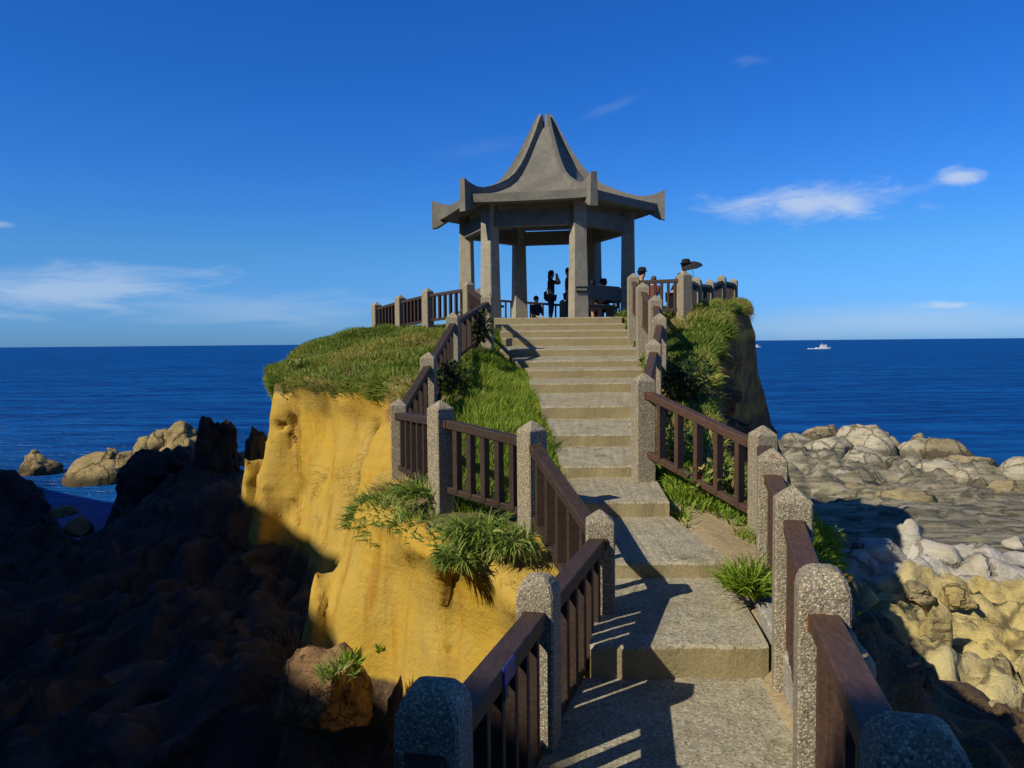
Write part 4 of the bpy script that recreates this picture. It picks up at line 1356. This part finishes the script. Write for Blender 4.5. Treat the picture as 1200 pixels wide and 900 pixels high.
p1 = person(ground_at(645.5, 25.6, FLOOR + .014), math.radians(70), "person standing under the pavilion roof with both arms raised to the face", T_dark, T_jean, 'photo', 1.62, long_hair=True)
bg_ = thing("shoulder_bag", p1.location, "black shoulder bag hanging at the hip of the standing person", "bag", None, 0)
bm = bmesh.new(); bm_box(bm, (-.17, -.02, .86), (.10, .26, .26), None, .03); obj_bm("pouch", bm, T_black, bg_)
bm = bmesh.new(); bm_bar(bm, (-.15, -.08, .97), (-.02, -.16, 1.34), .025, .012, .002); bm_bar(bm, (-.15, .04, .97), (.0, .12, 1.34), .025, .012, .002); obj_bm("strap", bm, T_black, bg_)
person(ground_at(627.5, 26.3, FLOOR - .32), math.radians(25), "person in a navy top sitting low beside the left rear column", T_navy, T_dark, 'sit', 1.55)
person(ground_at(667, 25.2, FLOOR + .014), math.radians(-85), "person in a brown top half hidden behind the front right column", T_brown, T_jean, 'stand', 1.66)
bmid = hexp(2.12, 1.5, 0); 
person(pavn.location + Vector((bmid.x * .93, bmid.y * .93 - .1, -.035)), math.radians(-70), "seated person in a dark cap on the far right pavilion bench", T_navy, T_dark, 'sit', 1.68, hat=(T_navy, .8))
bmid2 = hexp(2.10, .5, 0)
person(pavn.location + Vector((bmid2.x - .30, bmid2.y * 1.0 + .10, -.03)), math.radians(155), "bare-legged person seated on the pale-backed bench by the plaque column", T_black, SKIN, 'sit', 1.5)
pz_ = P(751, 350, 20.0)
person(Vector((pz_.x, 20.0, P(751, 317, 20.0).z - 1.60)), math.radians(60), "person in a dark cap walking behind the right stair fence", T_dark, T_dark, 'stand', 1.6, hat=(T_black, .75))
pz_ = P(766, 350, 18.6)
person(Vector((pz_.x, 18.6, P(766, 325, 18.6).z - 1.18)), math.radians(-10), "child in a faded red top behind the right rim fence", T_red, T_dark, 'stand', 1.18, hair=(0.08, .05, .04))
pz_ = P(788, 350, 19.3)
um_p = person(Vector((pz_.x, 19.3, P(800, 309, 19.3).z - 1.60)), math.radians(75), "person in black with a brimmed hat leaning at the right rim fence", T_black, T_black, 'lean', 1.62, hat=(T_black, .85))
# dark umbrella carried by the leaning person
ub = P(811, 313, 19.2)
um = thing("umbrella", ub, "dark umbrella tilted sideways over the right rim fence", "umbrella")
um.rotation_euler = (math.radians(14), math.radians(-16), math.radians(10)); um.scale = (.62, .62, .62)
bm = bmesh.new(); rows = []
top_ = bm.verts.new((0, 0, .20))
for r_, z_ in ((.14, .185), (.28, .13), (.40, .04), (.43, .0)):
    rows.append([bm.verts.new((r_ * math.cos(a_) * (1 if i_ % 2 == 0 else .93), r_ * math.sin(a_) * (1 if i_ % 2 == 0 else .93), z_ + (0 if i_ % 2 == 0 else .015))) for i_, a_ in enumerate(np.linspace(0, 2 * math.pi, 16, endpoint=False))])
for j in range(16): bm.faces.new((top_, rows[0][j], rows[0][(j + 1) % 16]))
for r0, r1 in zip(rows[:-1], rows[1:]):
    for j in range(16): bm.faces.new((r0[j], r0[(j + 1) % 16], r1[(j + 1) % 16], r1[j]))
obj_bm("canopy", bm, T_dark, um, True)
bm = bmesh.new(); bm_box(bm, (0, 0, -.22), (.014, .014, .82)); bm_box(bm, (0, .03, -.63), (.018, .07, .018)); obj_bm("shaft", bm, T_black, um)


# ------------------------------------------------------------------ boats
def boat(px, d, L, label, hd=0.0):
    p = P(px, 405, d)
    t = thing("motor_boat", (p.x, d, 0.0), label, "boat", "white boats out at sea", hd)
    Mw = M_boatw
    bm = bmesh.new()
    st = [(-.5, .115, .17), (-.2, .14, .165), (.15, .135, .175), (.36, .08, .20), (.5, .006, .23)]
    rows = []
    for x, w_, h_ in st:
        rows.append([bm.verts.new(q) for q in ((x * L, -w_ * L, h_ * L * .62), (x * L * .96, -w_ * L * .7, -.06 * L), (x * L * .96, w_ * L * .7, -.06 * L), (x * L, w_ * L, h_ * L * .62))])
    for r0, r1 in zip(rows[:-1], rows[1:]):
        for j in range(4): bm.faces.new((r0[j], r0[(j + 1) % 4], r1[(j + 1) % 4], r1[j]))
    bm.faces.new(rows[0]); bm.faces.new(rows[-1])
    obj_bm("hull", bm, Mw, t)
    bm = bmesh.new(); bm_box(bm, (.0, 0, .185 * L), (.42 * L, .19 * L, .17 * L), None, .02 * L); cb = obj_bm("cabin", bm, Mw, t)
    bm = bmesh.new(); bm_box(bm, (.0, 0, .205 * L), (.425 * L, .195 * L, .05 * L)); obj_bm("window", bm, T_navy, cb)
    bm = bmesh.new(); bm_box(bm, (-.1 * L, 0, .33 * L), (.012 * L, .012 * L, .13 * L)); obj_bm("mast", bm, Mw, t)
    bm = bmesh.new()
    for i in range(8):
        a_ = -.5 - .07 * i
        bm_box(bm, (a_ * L, (i % 3 - 1) * .03 * L, .02 * L), (.10 * L, .16 * L, .05 * L), None, .02 * L)
    obj_bm("wake", bm, M_foam, t)
    return t


M_boatw = simple("white_hull_paint", (0.8, 0.8, 0.78), 0.4, .05)
M_foam = simple("foam", (0.7, 0.74, 0.76), 0.8, .1)
boat(965, 680, 13.0, "white cabin boat with a short foamy wake on the open sea")
boat(886, 900, 11.0, "tiny white boat just clear of the right cliff edge")


# ------------------------------------------------------------------ boulders
def boulder(px, ybot, wpx, hpx, d, label, mat, seed, dpt=.8, group=None, flat=False, sink=.35, sub=4, name="boulder", rough=.22, cuts=3, e=.72):
    p = P(px, ybot, d)
    wd = wpx * d / F_PX; hh_ = hpx * d / F_PX
    bm = bmesh.new()
    bmesh.ops.create_icosphere(bm, subdivisions=sub, radius=1.0)
    co = np.array([v.co[:] for v in bm.verts])
    rr = np.random.default_rng(seed)
    # superellipsoid-ish body with planar joints, then noise
    co = np.sign(co) * np.abs(co) ** e
    co /= np.maximum(np.linalg.norm(co, axis=1), 1e-6)[:, None] ** .55
    for _ in range(cuts):
        nrm = rr.normal(size=3); nrm[2] = abs(nrm[2]) * .6; nrm /= np.linalg.norm(nrm)
        lim = rr.uniform(.58, .82)
        dd = co @ nrm
        co = co - np.maximum(dd - lim, 0)[:, None] * nrm[None, :] * .85
    nz_ = fbm(co[:, 0] * 1.3 + seed, co[:, 1] * 1.3, co[:, 2] * 1.3, seed, 4, .5)
    lay = noise3(co[:, 0] * .4, co[:, 1] * .4, co[:, 2] * 4.5 + seed, seed + 5)
    co = co * (1 + rough * nz_[:, None] * .75 + .02 * lay[:, None])
    co[:, 2] = np.where(co[:, 2] < -.3, -.3 + (co[:, 2] + .3) * .4, co[:, 2])
    mx = co.max(0); mn = co.min(0)
    S3 = np.array([wd / (mx[0] - mn[0]), wd * dpt / (mx[1] - mn[1]), hh_ * (1 + sink) / (mx[2] - mn[2])])
    co = (co - (mx + mn) / 2) * S3
    co[:, 2] += hh_ * (1 + sink) / 2 - hh_ * sink
    for v, c_ in zip(bm.verts, co): v.co = c_
    o = obj_bm(name, bm, mat, None, True)
    o.location = (p.x, d, p.z)
    o.rotation_euler = (0, 0, math.radians(rr.uniform(-12, 12)))
    tag(o, label, "rock", group)
    return o


GR = "pale boulders along the sea edge of the rock shelf"
BL = [(930, 530, 40, 22, 60, "pale flat-topped boulder next to the post tops at the left end of the boulder line", M_boulder),
      (962, 519, 38, 21, 63, "brown domed boulder sitting on the pale ones, darkest along the sea edge", M_bould_tan),
      (960, 540, 66, 26, 55, "wide smooth pale boulder below the brown dome", M_boulder),
      (955, 557, 54, 24, 50, "cream wedge boulder at the tip of the cliff's shadow", M_boulder),
      (993, 522, 20, 16, 61, "small upright tan boulder right of the brown dome", M_bould_tan),
      (1020, 540, 62, 38, 55, "tallest pale rounded boulder on the sea edge", M_boulder),
      (1016, 558, 62, 32, 49, "blocky vertical-faced boulder below the tallest one", M_boulder),
      (1044, 542, 22, 28, 56, "narrow boulder wedged right of the tallest one", M_bould_tan),
      (1072, 546, 58, 30, 54, "pale boulder with a small round knob behind it", M_boulder),
      (1105, 548, 54, 32, 53, "long sloping tan boulder running down toward the sea", M_bould_tan),
      (1140, 565, 62, 30, 46, "grey-brown wedge boulder at the water right of the sloping one", M_bould_tan),
      (1190, 562, 52, 26, 43, "smooth cream boulder at the right frame edge", M_boulder),
      (1060, 561, 38, 20, 48, "squat pale boulder between the blocky one and the long block", M_boulder),
      (1098, 572, 60, 32, 44, "long square-cut pale block in front of the sea-edge boulders", M_boulder),
      (1132, 575, 36, 26, 42, "square pale block split off the long block by a crack", M_boulder),
      (1067, 593, 60, 21, 36.5, "low lens-shaped pale rock lying alone on the dark strata", M_bould_tan),
      (996, 584, 54, 18, 39.5, "low elongated pale rock beside the small pool", M_bould_tan),
      (1030, 583, 30, 14, 39.5, "small white-topped hump between the two low rocks", M_boulder),
      (1020, 577, 52, 15, 42, "dark flat rock just behind the pool", M_darkrock),
      (1184, 585, 50, 22, 38.5, "flat grey block at the right frame edge", M_bould_tan),
      (1037, 522, 14, 20, 57, "tiny round stone on the top of the boulder line", M_bould_tan),
      (1078, 528, 18, 20, 55.5, "little dark-topped knob behind the knob boulder", M_bould_tan)]
for i, (px, yb, wp, hp, d, lb, mt) in enumerate(BL):
    boulder(px, yb + 3, wp * (1.28 if wp > 15 else 1), hp * (1.22 if wp > 15 else 1), d, lb, mt, 100 + i, dpt=.9, group=GR, cuts=6)
GW = "bleached rocks between the strata and the yellow rock"
boulder(1066, 645, 34, 38, 19.8, "bleached pointed rock with a raised nub", M_white, 201, .9, GW, rough=.3)
boulder(1030, 655, 70, 24, 19.0, "long low bleached rock in the shadow edge left of the pointed one", M_white, 202, .9, GW)
boulder(1090, 668, 66, 34, 18.4, "bleached hump right of the pointed rock", M_white, 203, .9, GW)
boulder(1162, 682, 82, 34, 17.4, "broad bleached slab nearest the right frame edge", M_white, 204, .9, GW)
boulder(1195, 640, 40, 12, 22, "thin bleached ledge further back at the right frame edge", M_white, 205, .9, GW)
GY_ = "yellow stones on the near slope"
for i, (px, yb, wp, hp, d, lb) in enumerate([(1078, 694, 34, 14, 15.5, "flat brown stone below the bleached rocks"),
                                             (1120, 700, 40, 16, 15.2, "pale yellow stone below the bleached hump"), (1092, 742, 40, 34, 13.3, "leaning yellow rock fin with a dark cleft"),
                                             (1160, 845, 30, 26, 10.4, "grey stone low on the near slope by the bottom right corner")]):
    boulder(px, yb, wp, hp, d, lb, M_ystone if i not in (0, 3) else M_bould_tan, 300 + i, .9, GY_, rough=.34, cuts=8, sink=.8)
GL = "rocks at the water left of the cliff"
LB = [(45, 555, 54, 24, 50, "low pale rock standing in the water at the far left", M_leftrock),
      (40, 534, 12, 8, 50.4, "small knob on the low far left rock", M_leftrock),
      (112, 567, 80, 38, 46.5, "large pale domed rock beside the inlet", M_leftrock),
      (132, 535, 14, 11, 46.4, "round knob on top of the domed rock", M_leftrock),
      (150, 545, 26, 16, 44, "small rock right of the domed rock", M_leftrock),
      (172, 532, 34, 22, 38, "brown rounded rock below the stack of round stones", M_leftrock),
      (190, 522, 30, 20, 38, "round brown stone second in the rising stack", M_leftrock),
      (205, 540, 36, 22, 35, "sunlit yellow rock at the edge of the shade", M_leftrock),
      (212, 516, 40, 24, 38, "highest round stone of the sunlit stack", M_leftrock),
      (222, 531, 24, 20, 36, "small stone tucked under the highest round stone", M_leftrock),
      (92, 622, 34, 20, 28.6, "small cream rock catching light at the shade edge by the inlet", M_leftrock),
      (75, 602, 34, 10, 30.5, "flat light rock at the inlet's near side", M_leftrock),
      (292, 541, 28, 12, 26, "yellow rock sliver between the dark knob and the cliff", M_leftrock)]
for i, (px, yb, wp, hp, d, lb, mt) in enumerate(LB):
    boulder(px, yb, wp, hp, d, lb, mt, 400 + i, .9, GL, rough=.3)
# dark outcrops standing up from the shaded shore
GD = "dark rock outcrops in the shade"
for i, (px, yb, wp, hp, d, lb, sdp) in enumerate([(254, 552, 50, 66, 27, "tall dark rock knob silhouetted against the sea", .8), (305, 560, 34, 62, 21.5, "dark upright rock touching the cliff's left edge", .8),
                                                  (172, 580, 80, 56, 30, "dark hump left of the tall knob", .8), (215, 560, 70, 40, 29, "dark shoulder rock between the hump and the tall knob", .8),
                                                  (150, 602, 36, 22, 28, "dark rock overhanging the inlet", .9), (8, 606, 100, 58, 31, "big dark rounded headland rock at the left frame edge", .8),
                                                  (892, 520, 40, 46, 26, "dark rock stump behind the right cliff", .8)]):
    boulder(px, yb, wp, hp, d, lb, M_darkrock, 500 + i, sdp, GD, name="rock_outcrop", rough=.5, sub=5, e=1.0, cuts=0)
# brown rock with plants in the shade gap
boulder(380, 826, 118, 74, 6.5, "brown rock ledge with weeds at the foot of the yellow buttress", M_brown, 605, .8, None, name="rock_ledge", rough=.34, sub=5, cuts=8, e=.85)


# ------------------------------------------------------------------ grass and plants
def blades(base, nrm, L, wd, droop, lean_dir, tint, segs=3):
    """arrays -> vertices and quads of bent tapering blades"""
    n = len(base)
    ang = RNG.uniform(0, 2 * np.pi, n)
    out = np.stack([np.cos(ang), np.sin(ang), np.zeros(n)], 1)
    d0 = np.stack([np.zeros(n), np.zeros(n), np.ones(n)], 1) * .75 + nrm * .5 + out * RNG.uniform(.1, .6, n)[:, None] + lean_dir
    d0 /= np.linalg.norm(d0, axis=1)[:, None]
    side = np.cross(d0, out + np.array([.01, .02, .3])); side /= np.maximum(np.linalg.norm(side, axis=1), 1e-6)[:, None]
    rows = []
    p = base.copy(); d = d0.copy()
    for s_ in range(segs + 1):
        t = s_ / segs
        wv = wd * (1 - t ** 1.6) * (1 if s_ else .8) + .0004
        rows.append((p - side * wv[:, None] / 2, p + side * wv[:, None] / 2))
        d = d + np.array([0, 0, -1.0]) * (droop / segs)[:, None] + out * (.25 / segs)
        d /= np.linalg.norm(d, axis=1)[:, None]
        p = p + d * (L / segs)[:, None]
    k = (segs + 1) * 2
    Vv = np.stack([q for r in rows for q in r], 1).reshape(-1, 3)
    b0 = np.arange(n)[:, None] * k
    Qs = np.concatenate([b0 + np.array([[2 * s_, 2 * s_ + 1, 2 * s_ + 3, 2 * s_ + 2]]) for s_ in range(segs)])
    tv = np.repeat(tint, k) + np.tile(np.repeat(np.linspace(-.04, .12, segs + 1), 2), n)
    return Vv, Qs, np.clip(tv, 0, 1)


# faces of the headland for scattering
Pq = V[Q]
fc = Pq.mean(1)
fn = np.cross(Pq[:, 2] - Pq[:, 0], Pq[:, 3] - Pq[:, 1])
far_ = np.linalg.norm(fn, axis=1); fn = fn / np.maximum(far_, 1e-9)[:, None]; fa = far_ / 2
if fn[:, 2].mean() < 0: fn = -fn
fsoil = soil[Q].mean(1)
fxl = np.interp(fc[:, 1], st_d, st_l); fxr = np.interp(fc[:, 1], st_d, st_r)
in_st = (fc[:, 0] > fxl + .02) & (fc[:, 0] < fxr - .02) & (fc[:, 1] < 20.4)
fdep = np.where(bil(sd, fc[:, 0], fc[:, 1]) < 0, 0, bil(lipz, fc[:, 0], fc[:, 1]) - fc[:, 2])
in_pav = np.hypot(fc[:, 0] - PX, fc[:, 1] - PY) < 3.2
fsd = bil(sd, fc[:, 0], fc[:, 1])


def scatter(mask, per_m2, L, wd, droop, tint, name, label, mat, outward=.3, clump=1.4, clumpf=1.2, Lvar=.35, sink=.02, cap=90000):
    wgt = fa * mask * (~in_st) * (~in_pav)
    cl_ = np.clip(.8 + clump * fbm(fc[:, 0] * clumpf, fc[:, 1] * clumpf, fc[:, 2] * 0, 131, 3), .22, 2)
    wgt = wgt * cl_
    n = int(min(cap, (wgt.sum()) * per_m2))
    if n < 3: return None
    fi = RNG.choice(len(fc), n, p=wgt / wgt.sum())
    u1, u2 = RNG.random(n), RNG.random(n)
    q = Pq[fi]
    base = (q[:, 0] * (1 - u1)[:, None] + q[:, 1] * u1[:, None]) * (1 - u2)[:, None] + (q[:, 3] * (1 - u1)[:, None] + q[:, 2] * u1[:, None]) * u2[:, None]
    base = base - fn[fi] * sink
    patch = fbm(base[:, 0] * .9, base[:, 1] * .9, base[:, 2] * 0, 151, 3)
    hgt = 1 + .35 * noise3(base[:, 0] * 1.7, base[:, 1] * 1.7, base[:, 2] * 0, 161)
    Lb = L * hgt * RNG.uniform(1 - Lvar, 1 + Lvar, n)
    tn = np.clip(tint + .22 * patch + RNG.normal(0, .16, n), 0, 1)
    o_ = fn[fi] * np.array([1, 1, 0])
    Vv, Qs, tv = blades(base, fn[fi], Lb, np.full(n, wd) * RNG.uniform(.6, 1.3, n), np.full(n, droop) * RNG.uniform(.5, 1.5, n), o_ * outward, tn)
    o = mesh_np(name, Vv, Qs, mat, True, dict(tint=tv))
    return tag(o, label, None, None, "stuff")


left_slope = fsoil * (fdep < .12) * (fc[:, 0] < fxl) * sstep(11.5, 12.2, fc[:, 1]) * (fc[:, 1] < 23)
# the strip between the left fence line and the stairs is lusher
fx_f = np.interp(fc[:, 1], [7, 9, 11, 13.6, 16, 19], [-.6, -1.1, -1.0, -.95, -.5, -.6])
between = fsoil * (fc[:, 0] < fxl) * (fc[:, 0] > fx_f) * (fc[:, 1] > 7.2) * (fc[:, 1] < 19.5)
left_slope = left_slope * (fc[:, 0] < fx_f + .05)
rightm = fsoil * (fdep < .3) * (fc[:, 0] > fxr) * (fc[:, 1] > 8.0) * (fc[:, 1] < 27)
lowright = np.maximum(fsoil, .8 * (fc[:, 0] > fxr + .5) * (fn[:, 2] > .5) * (fdep < .2)) * (fc[:, 0] > fxr) * (fc[:, 1] > 5.2) * (fc[:, 1] <= 8.6)
ledge = (fc[:, 1] > 5.6) * (fc[:, 1] < 8.4) * (fc[:, 0] < -.05) * (fc[:, 0] > -1.7) * (np.abs(fsd) < .30) * (fn[:, 2] > .15) * (bil(lipz, fc[:, 0], fc[:, 1]) - fc[:, 2] < .3) * (fc[:, 0] < fx_f + .25)
scatter(left_slope, 2100, .135, .020, .7, .36, "grass", "green and straw grass on the slope left of the fence", M_grass, .2, cap=90000)
scatter(between, 2900, .15, .013, .5, .42, "grass", "bright green grass between the left fence and the stairs", M_lush, .2, .6, cap=52000)
scatter(rightm, 1900, .14, .022, .8, .42, "grass", "tawny green grass on the bank right of the stairs", M_grass, .2, cap=80000)
scatter(lowright, 1700, .13, .018, .7, .40, "grass", "green ground cover inside the bend of the right fence", M_lush, .2, 1.0, 2.2, cap=10000)
scatter(ledge, 1100, .15, .018, 1.2, .45, "grass", "coarse tufts hanging over the ledge below the left fence", M_plant, .7, 1.6, 2.4, cap=11000)


weeds = (left_slope + rightm * .8) * np.clip(.2 + 1.6 * fbm(fc[:, 0] * 1.6, fc[:, 1] * 1.6, 0 * fc[:, 0], 171, 3), 0, 1)
scatter(weeds, 420, .085, .045, .6, .30, "weeds", "low broad-leaved weeds mixed into the slope grass", M_plant, .3, .8, cap=14000)
rim = (fc[:, 0] > -4.4) * (np.abs(fsd) < .22) * (fdep < .35) * (fn[:, 2] > -.1) * (fc[:, 1] > 10.8) * (fc[:, 1] < 21) * np.clip(fbm(fc[:, 0] * 2.2, fc[:, 1] * 2.2, 0 * fc[:, 0], 181, 2) + .1, 0, 1)
scatter(rim, 1500, .24, .009, 2.2, .93, "dry_grass", "dry straw and roots trailing over the cliff rim", M_grass, .9, .6, cap=6000)


def tuft(px, py, d, n, r, L, wd, label, mat, name="grass_tuft", tint=.4, droop=.9, out=(0, 0, 0), zs=.35, cat="plant"):
    p = P(px, py, d)
    ang = RNG.uniform(0, 2 * np.pi, n); rad = np.sqrt(RNG.random(n)) * r
    base = np.stack([rad * np.cos(ang), rad * np.sin(ang), RNG.uniform(-.02, zs * r, n)], 1)
    nr = np.stack([np.cos(ang) * rad / r, np.sin(ang) * rad / r, np.full(n, .5)], 1)
    Vv, Qs, tv = blades(base, nr, L * RNG.uniform(.5, 1.25, n), wd * RNG.uniform(.6, 1.3, n), droop * RNG.uniform(.4, 1.5, n), np.tile(np.array(out, float), (n, 1)), np.clip(RNG.normal(tint, .2, n), 0, 1))
    o = mesh_np(name, Vv, Qs, mat, True, dict(tint=tv))
    o.location = p
    return tag(o, label, cat)


tuft(878, 692, 5.05, 650, .13, .22, .015, "bushy green grass tuft growing beside the path at the foot of a fence post", M_lush, tint=.4)
tuft(560, 628, 6.15, 800, .23, .17, .022, "largest grass clump spilling over the yellow ledge", M_plant, tint=.42, droop=1.6, out=(-.25, -.45, -.1))
tuft(600, 640, 6.0, 450, .16, .17, .020, "clump of coarse grass with dry tips against the pale corner post", M_plant, tint=.55, droop=1.7, out=(-.1, -.5, -.15))
tuft(535, 655, 5.95, 360, .14, .16, .020, "small clump hanging lowest on the yellow ledge", M_plant, tint=.4, droop=1.7, out=(-.3, -.4, -.2))
tuft(490, 580, 7.3, 420, .20, .16, .020, "grass clump at the foot of the second pale post", M_plant, tint=.45, droop=1.3, out=(-.4, -.3, 0))
tuft(462, 580, 8.5, 360, .18, .2, .014, "dry reddish tuft on the rim by the leftmost low post", M_grass, tint=.85, droop=1.2, out=(-.5, -.2, 0))
tuft(395, 792, 6.2, 160, .16, .13, .016, "leafy weeds on the brown rock ledge", M_plant, tint=.6, droop=.8)
tuft(410, 778, 6.3, 90, .08, .12, .022, "bright green sprig at the right of the brown rock ledge", M_lush, tint=.45, droop=.6)
tuft(447, 762, 5.75, 40, .03, .06, .014, "single tiny green sprout on the yellow buttress", M_lush, tint=.5, droop=.5)
tuft(815, 450, 11.9, 500, .32, .20, .024, "spiky overhanging grass clump on the right cliff edge", M_grass, tint=.55, droop=1.4, out=(.7, -.3, -.1))


def shrub(px, py, d, n, r, hgt, leaf, label, mat=None, cat="shrub"):
    """small bush: stems plus many separate leaf faces through the volume"""
    p = P(px, py, d)
    t = thing("shrub", p, label, cat)
    v = RNG.normal(size=(n, 3)); v /= np.linalg.norm(v, axis=1)[:, None]
    rad = RNG.random(n) ** .45
    c_ = v * rad[:, None] * np.array([r, r, hgt * .5]) + np.array([0, 0, hgt * .5])
    c_ = c_ * (1 + .25 * noise3(c_[:, 0] * 4, c_[:, 1] * 4, c_[:, 2] * 4, 5))[:, None]
    a = RNG.normal(size=(n, 3)); a /= np.linalg.norm(a, axis=1)[:, None]
    b_ = np.cross(a, v); b_ /= np.maximum(np.linalg.norm(b_, axis=1), 1e-6)[:, None]
    ls = leaf * RNG.uniform(.6, 1.3, n)
    V4 = np.stack([c_ - a * ls[:, None], c_ + b_ * ls[:, None] * .38, c_ + a * ls[:, None], c_ - b_ * ls[:, None] * .38], 1).reshape(-1, 3)
    Q4 = np.arange(n * 4).reshape(n, 4)
    mesh_np("foliage", V4, Q4, mat or M_shrub, False, dict(tint=np.repeat(RNG.random(n), 4)), t)
    bm = bmesh.new()
    for i in range(7):
        q = Vector((RNG.normal(0, r * .4), RNG.normal(0, r * .4), hgt * RNG.uniform(.5, .9)))
        bm_bar(bm, (q.x * .15, q.y * .15, -.05), q, .015, .015, .002)
    obj_bm("stem", bm, M_twig, t)
    return t


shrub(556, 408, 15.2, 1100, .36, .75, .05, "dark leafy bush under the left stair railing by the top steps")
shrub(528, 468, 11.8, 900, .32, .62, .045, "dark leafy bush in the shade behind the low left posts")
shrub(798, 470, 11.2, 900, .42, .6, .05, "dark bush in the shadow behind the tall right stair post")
shrub(790, 545, 8.6, 700, .30, .42, .04, "low leafy bush behind the right fence's lowest sloping rail", M_plant)
shrub(845, 585, 7.5, 700, .32, .35, .045, "green broad-leaved bush beside the lowest pair of right posts", M_plant)
shrub(352, 432, 16.9, 420, .34, .22, .045, "dull low bush on the far left rim of the cliff top", M_plant)

# dry twigs rising from the shaded gap
tw = thing("dry_bush", P(335, 785, 7.6), "bare dry twiggy bush in the dark gap above the brown rock", "shrub")
bm = bmesh.new()
for i in range(34):
    a_ = random.uniform(0, 6.28); q = Vector((0, 0, 0)); dv = Vector((math.cos(a_) * .6, math.sin(a_) * .6, 1)).normalized()
    for s_ in range(4):
        q2 = q + dv * random.uniform(.06, .12)
        bm_bar(bm, q, q2, .006, .006, 0)
        if random.random() < .7:
            e_ = (dv + Vector((random.uniform(-.9, .9), random.uniform(-.9, .9), random.uniform(-.2, .5)))).normalized()
            bm_bar(bm, q2, q2 + e_ * .08, .004, .004, 0)
        q = q2; dv = (dv + Vector((random.uniform(-.4, .4), random.uniform(-.4, .4), 0))).normalized()
obj_bm("twigs", bm, M_twig, tw)
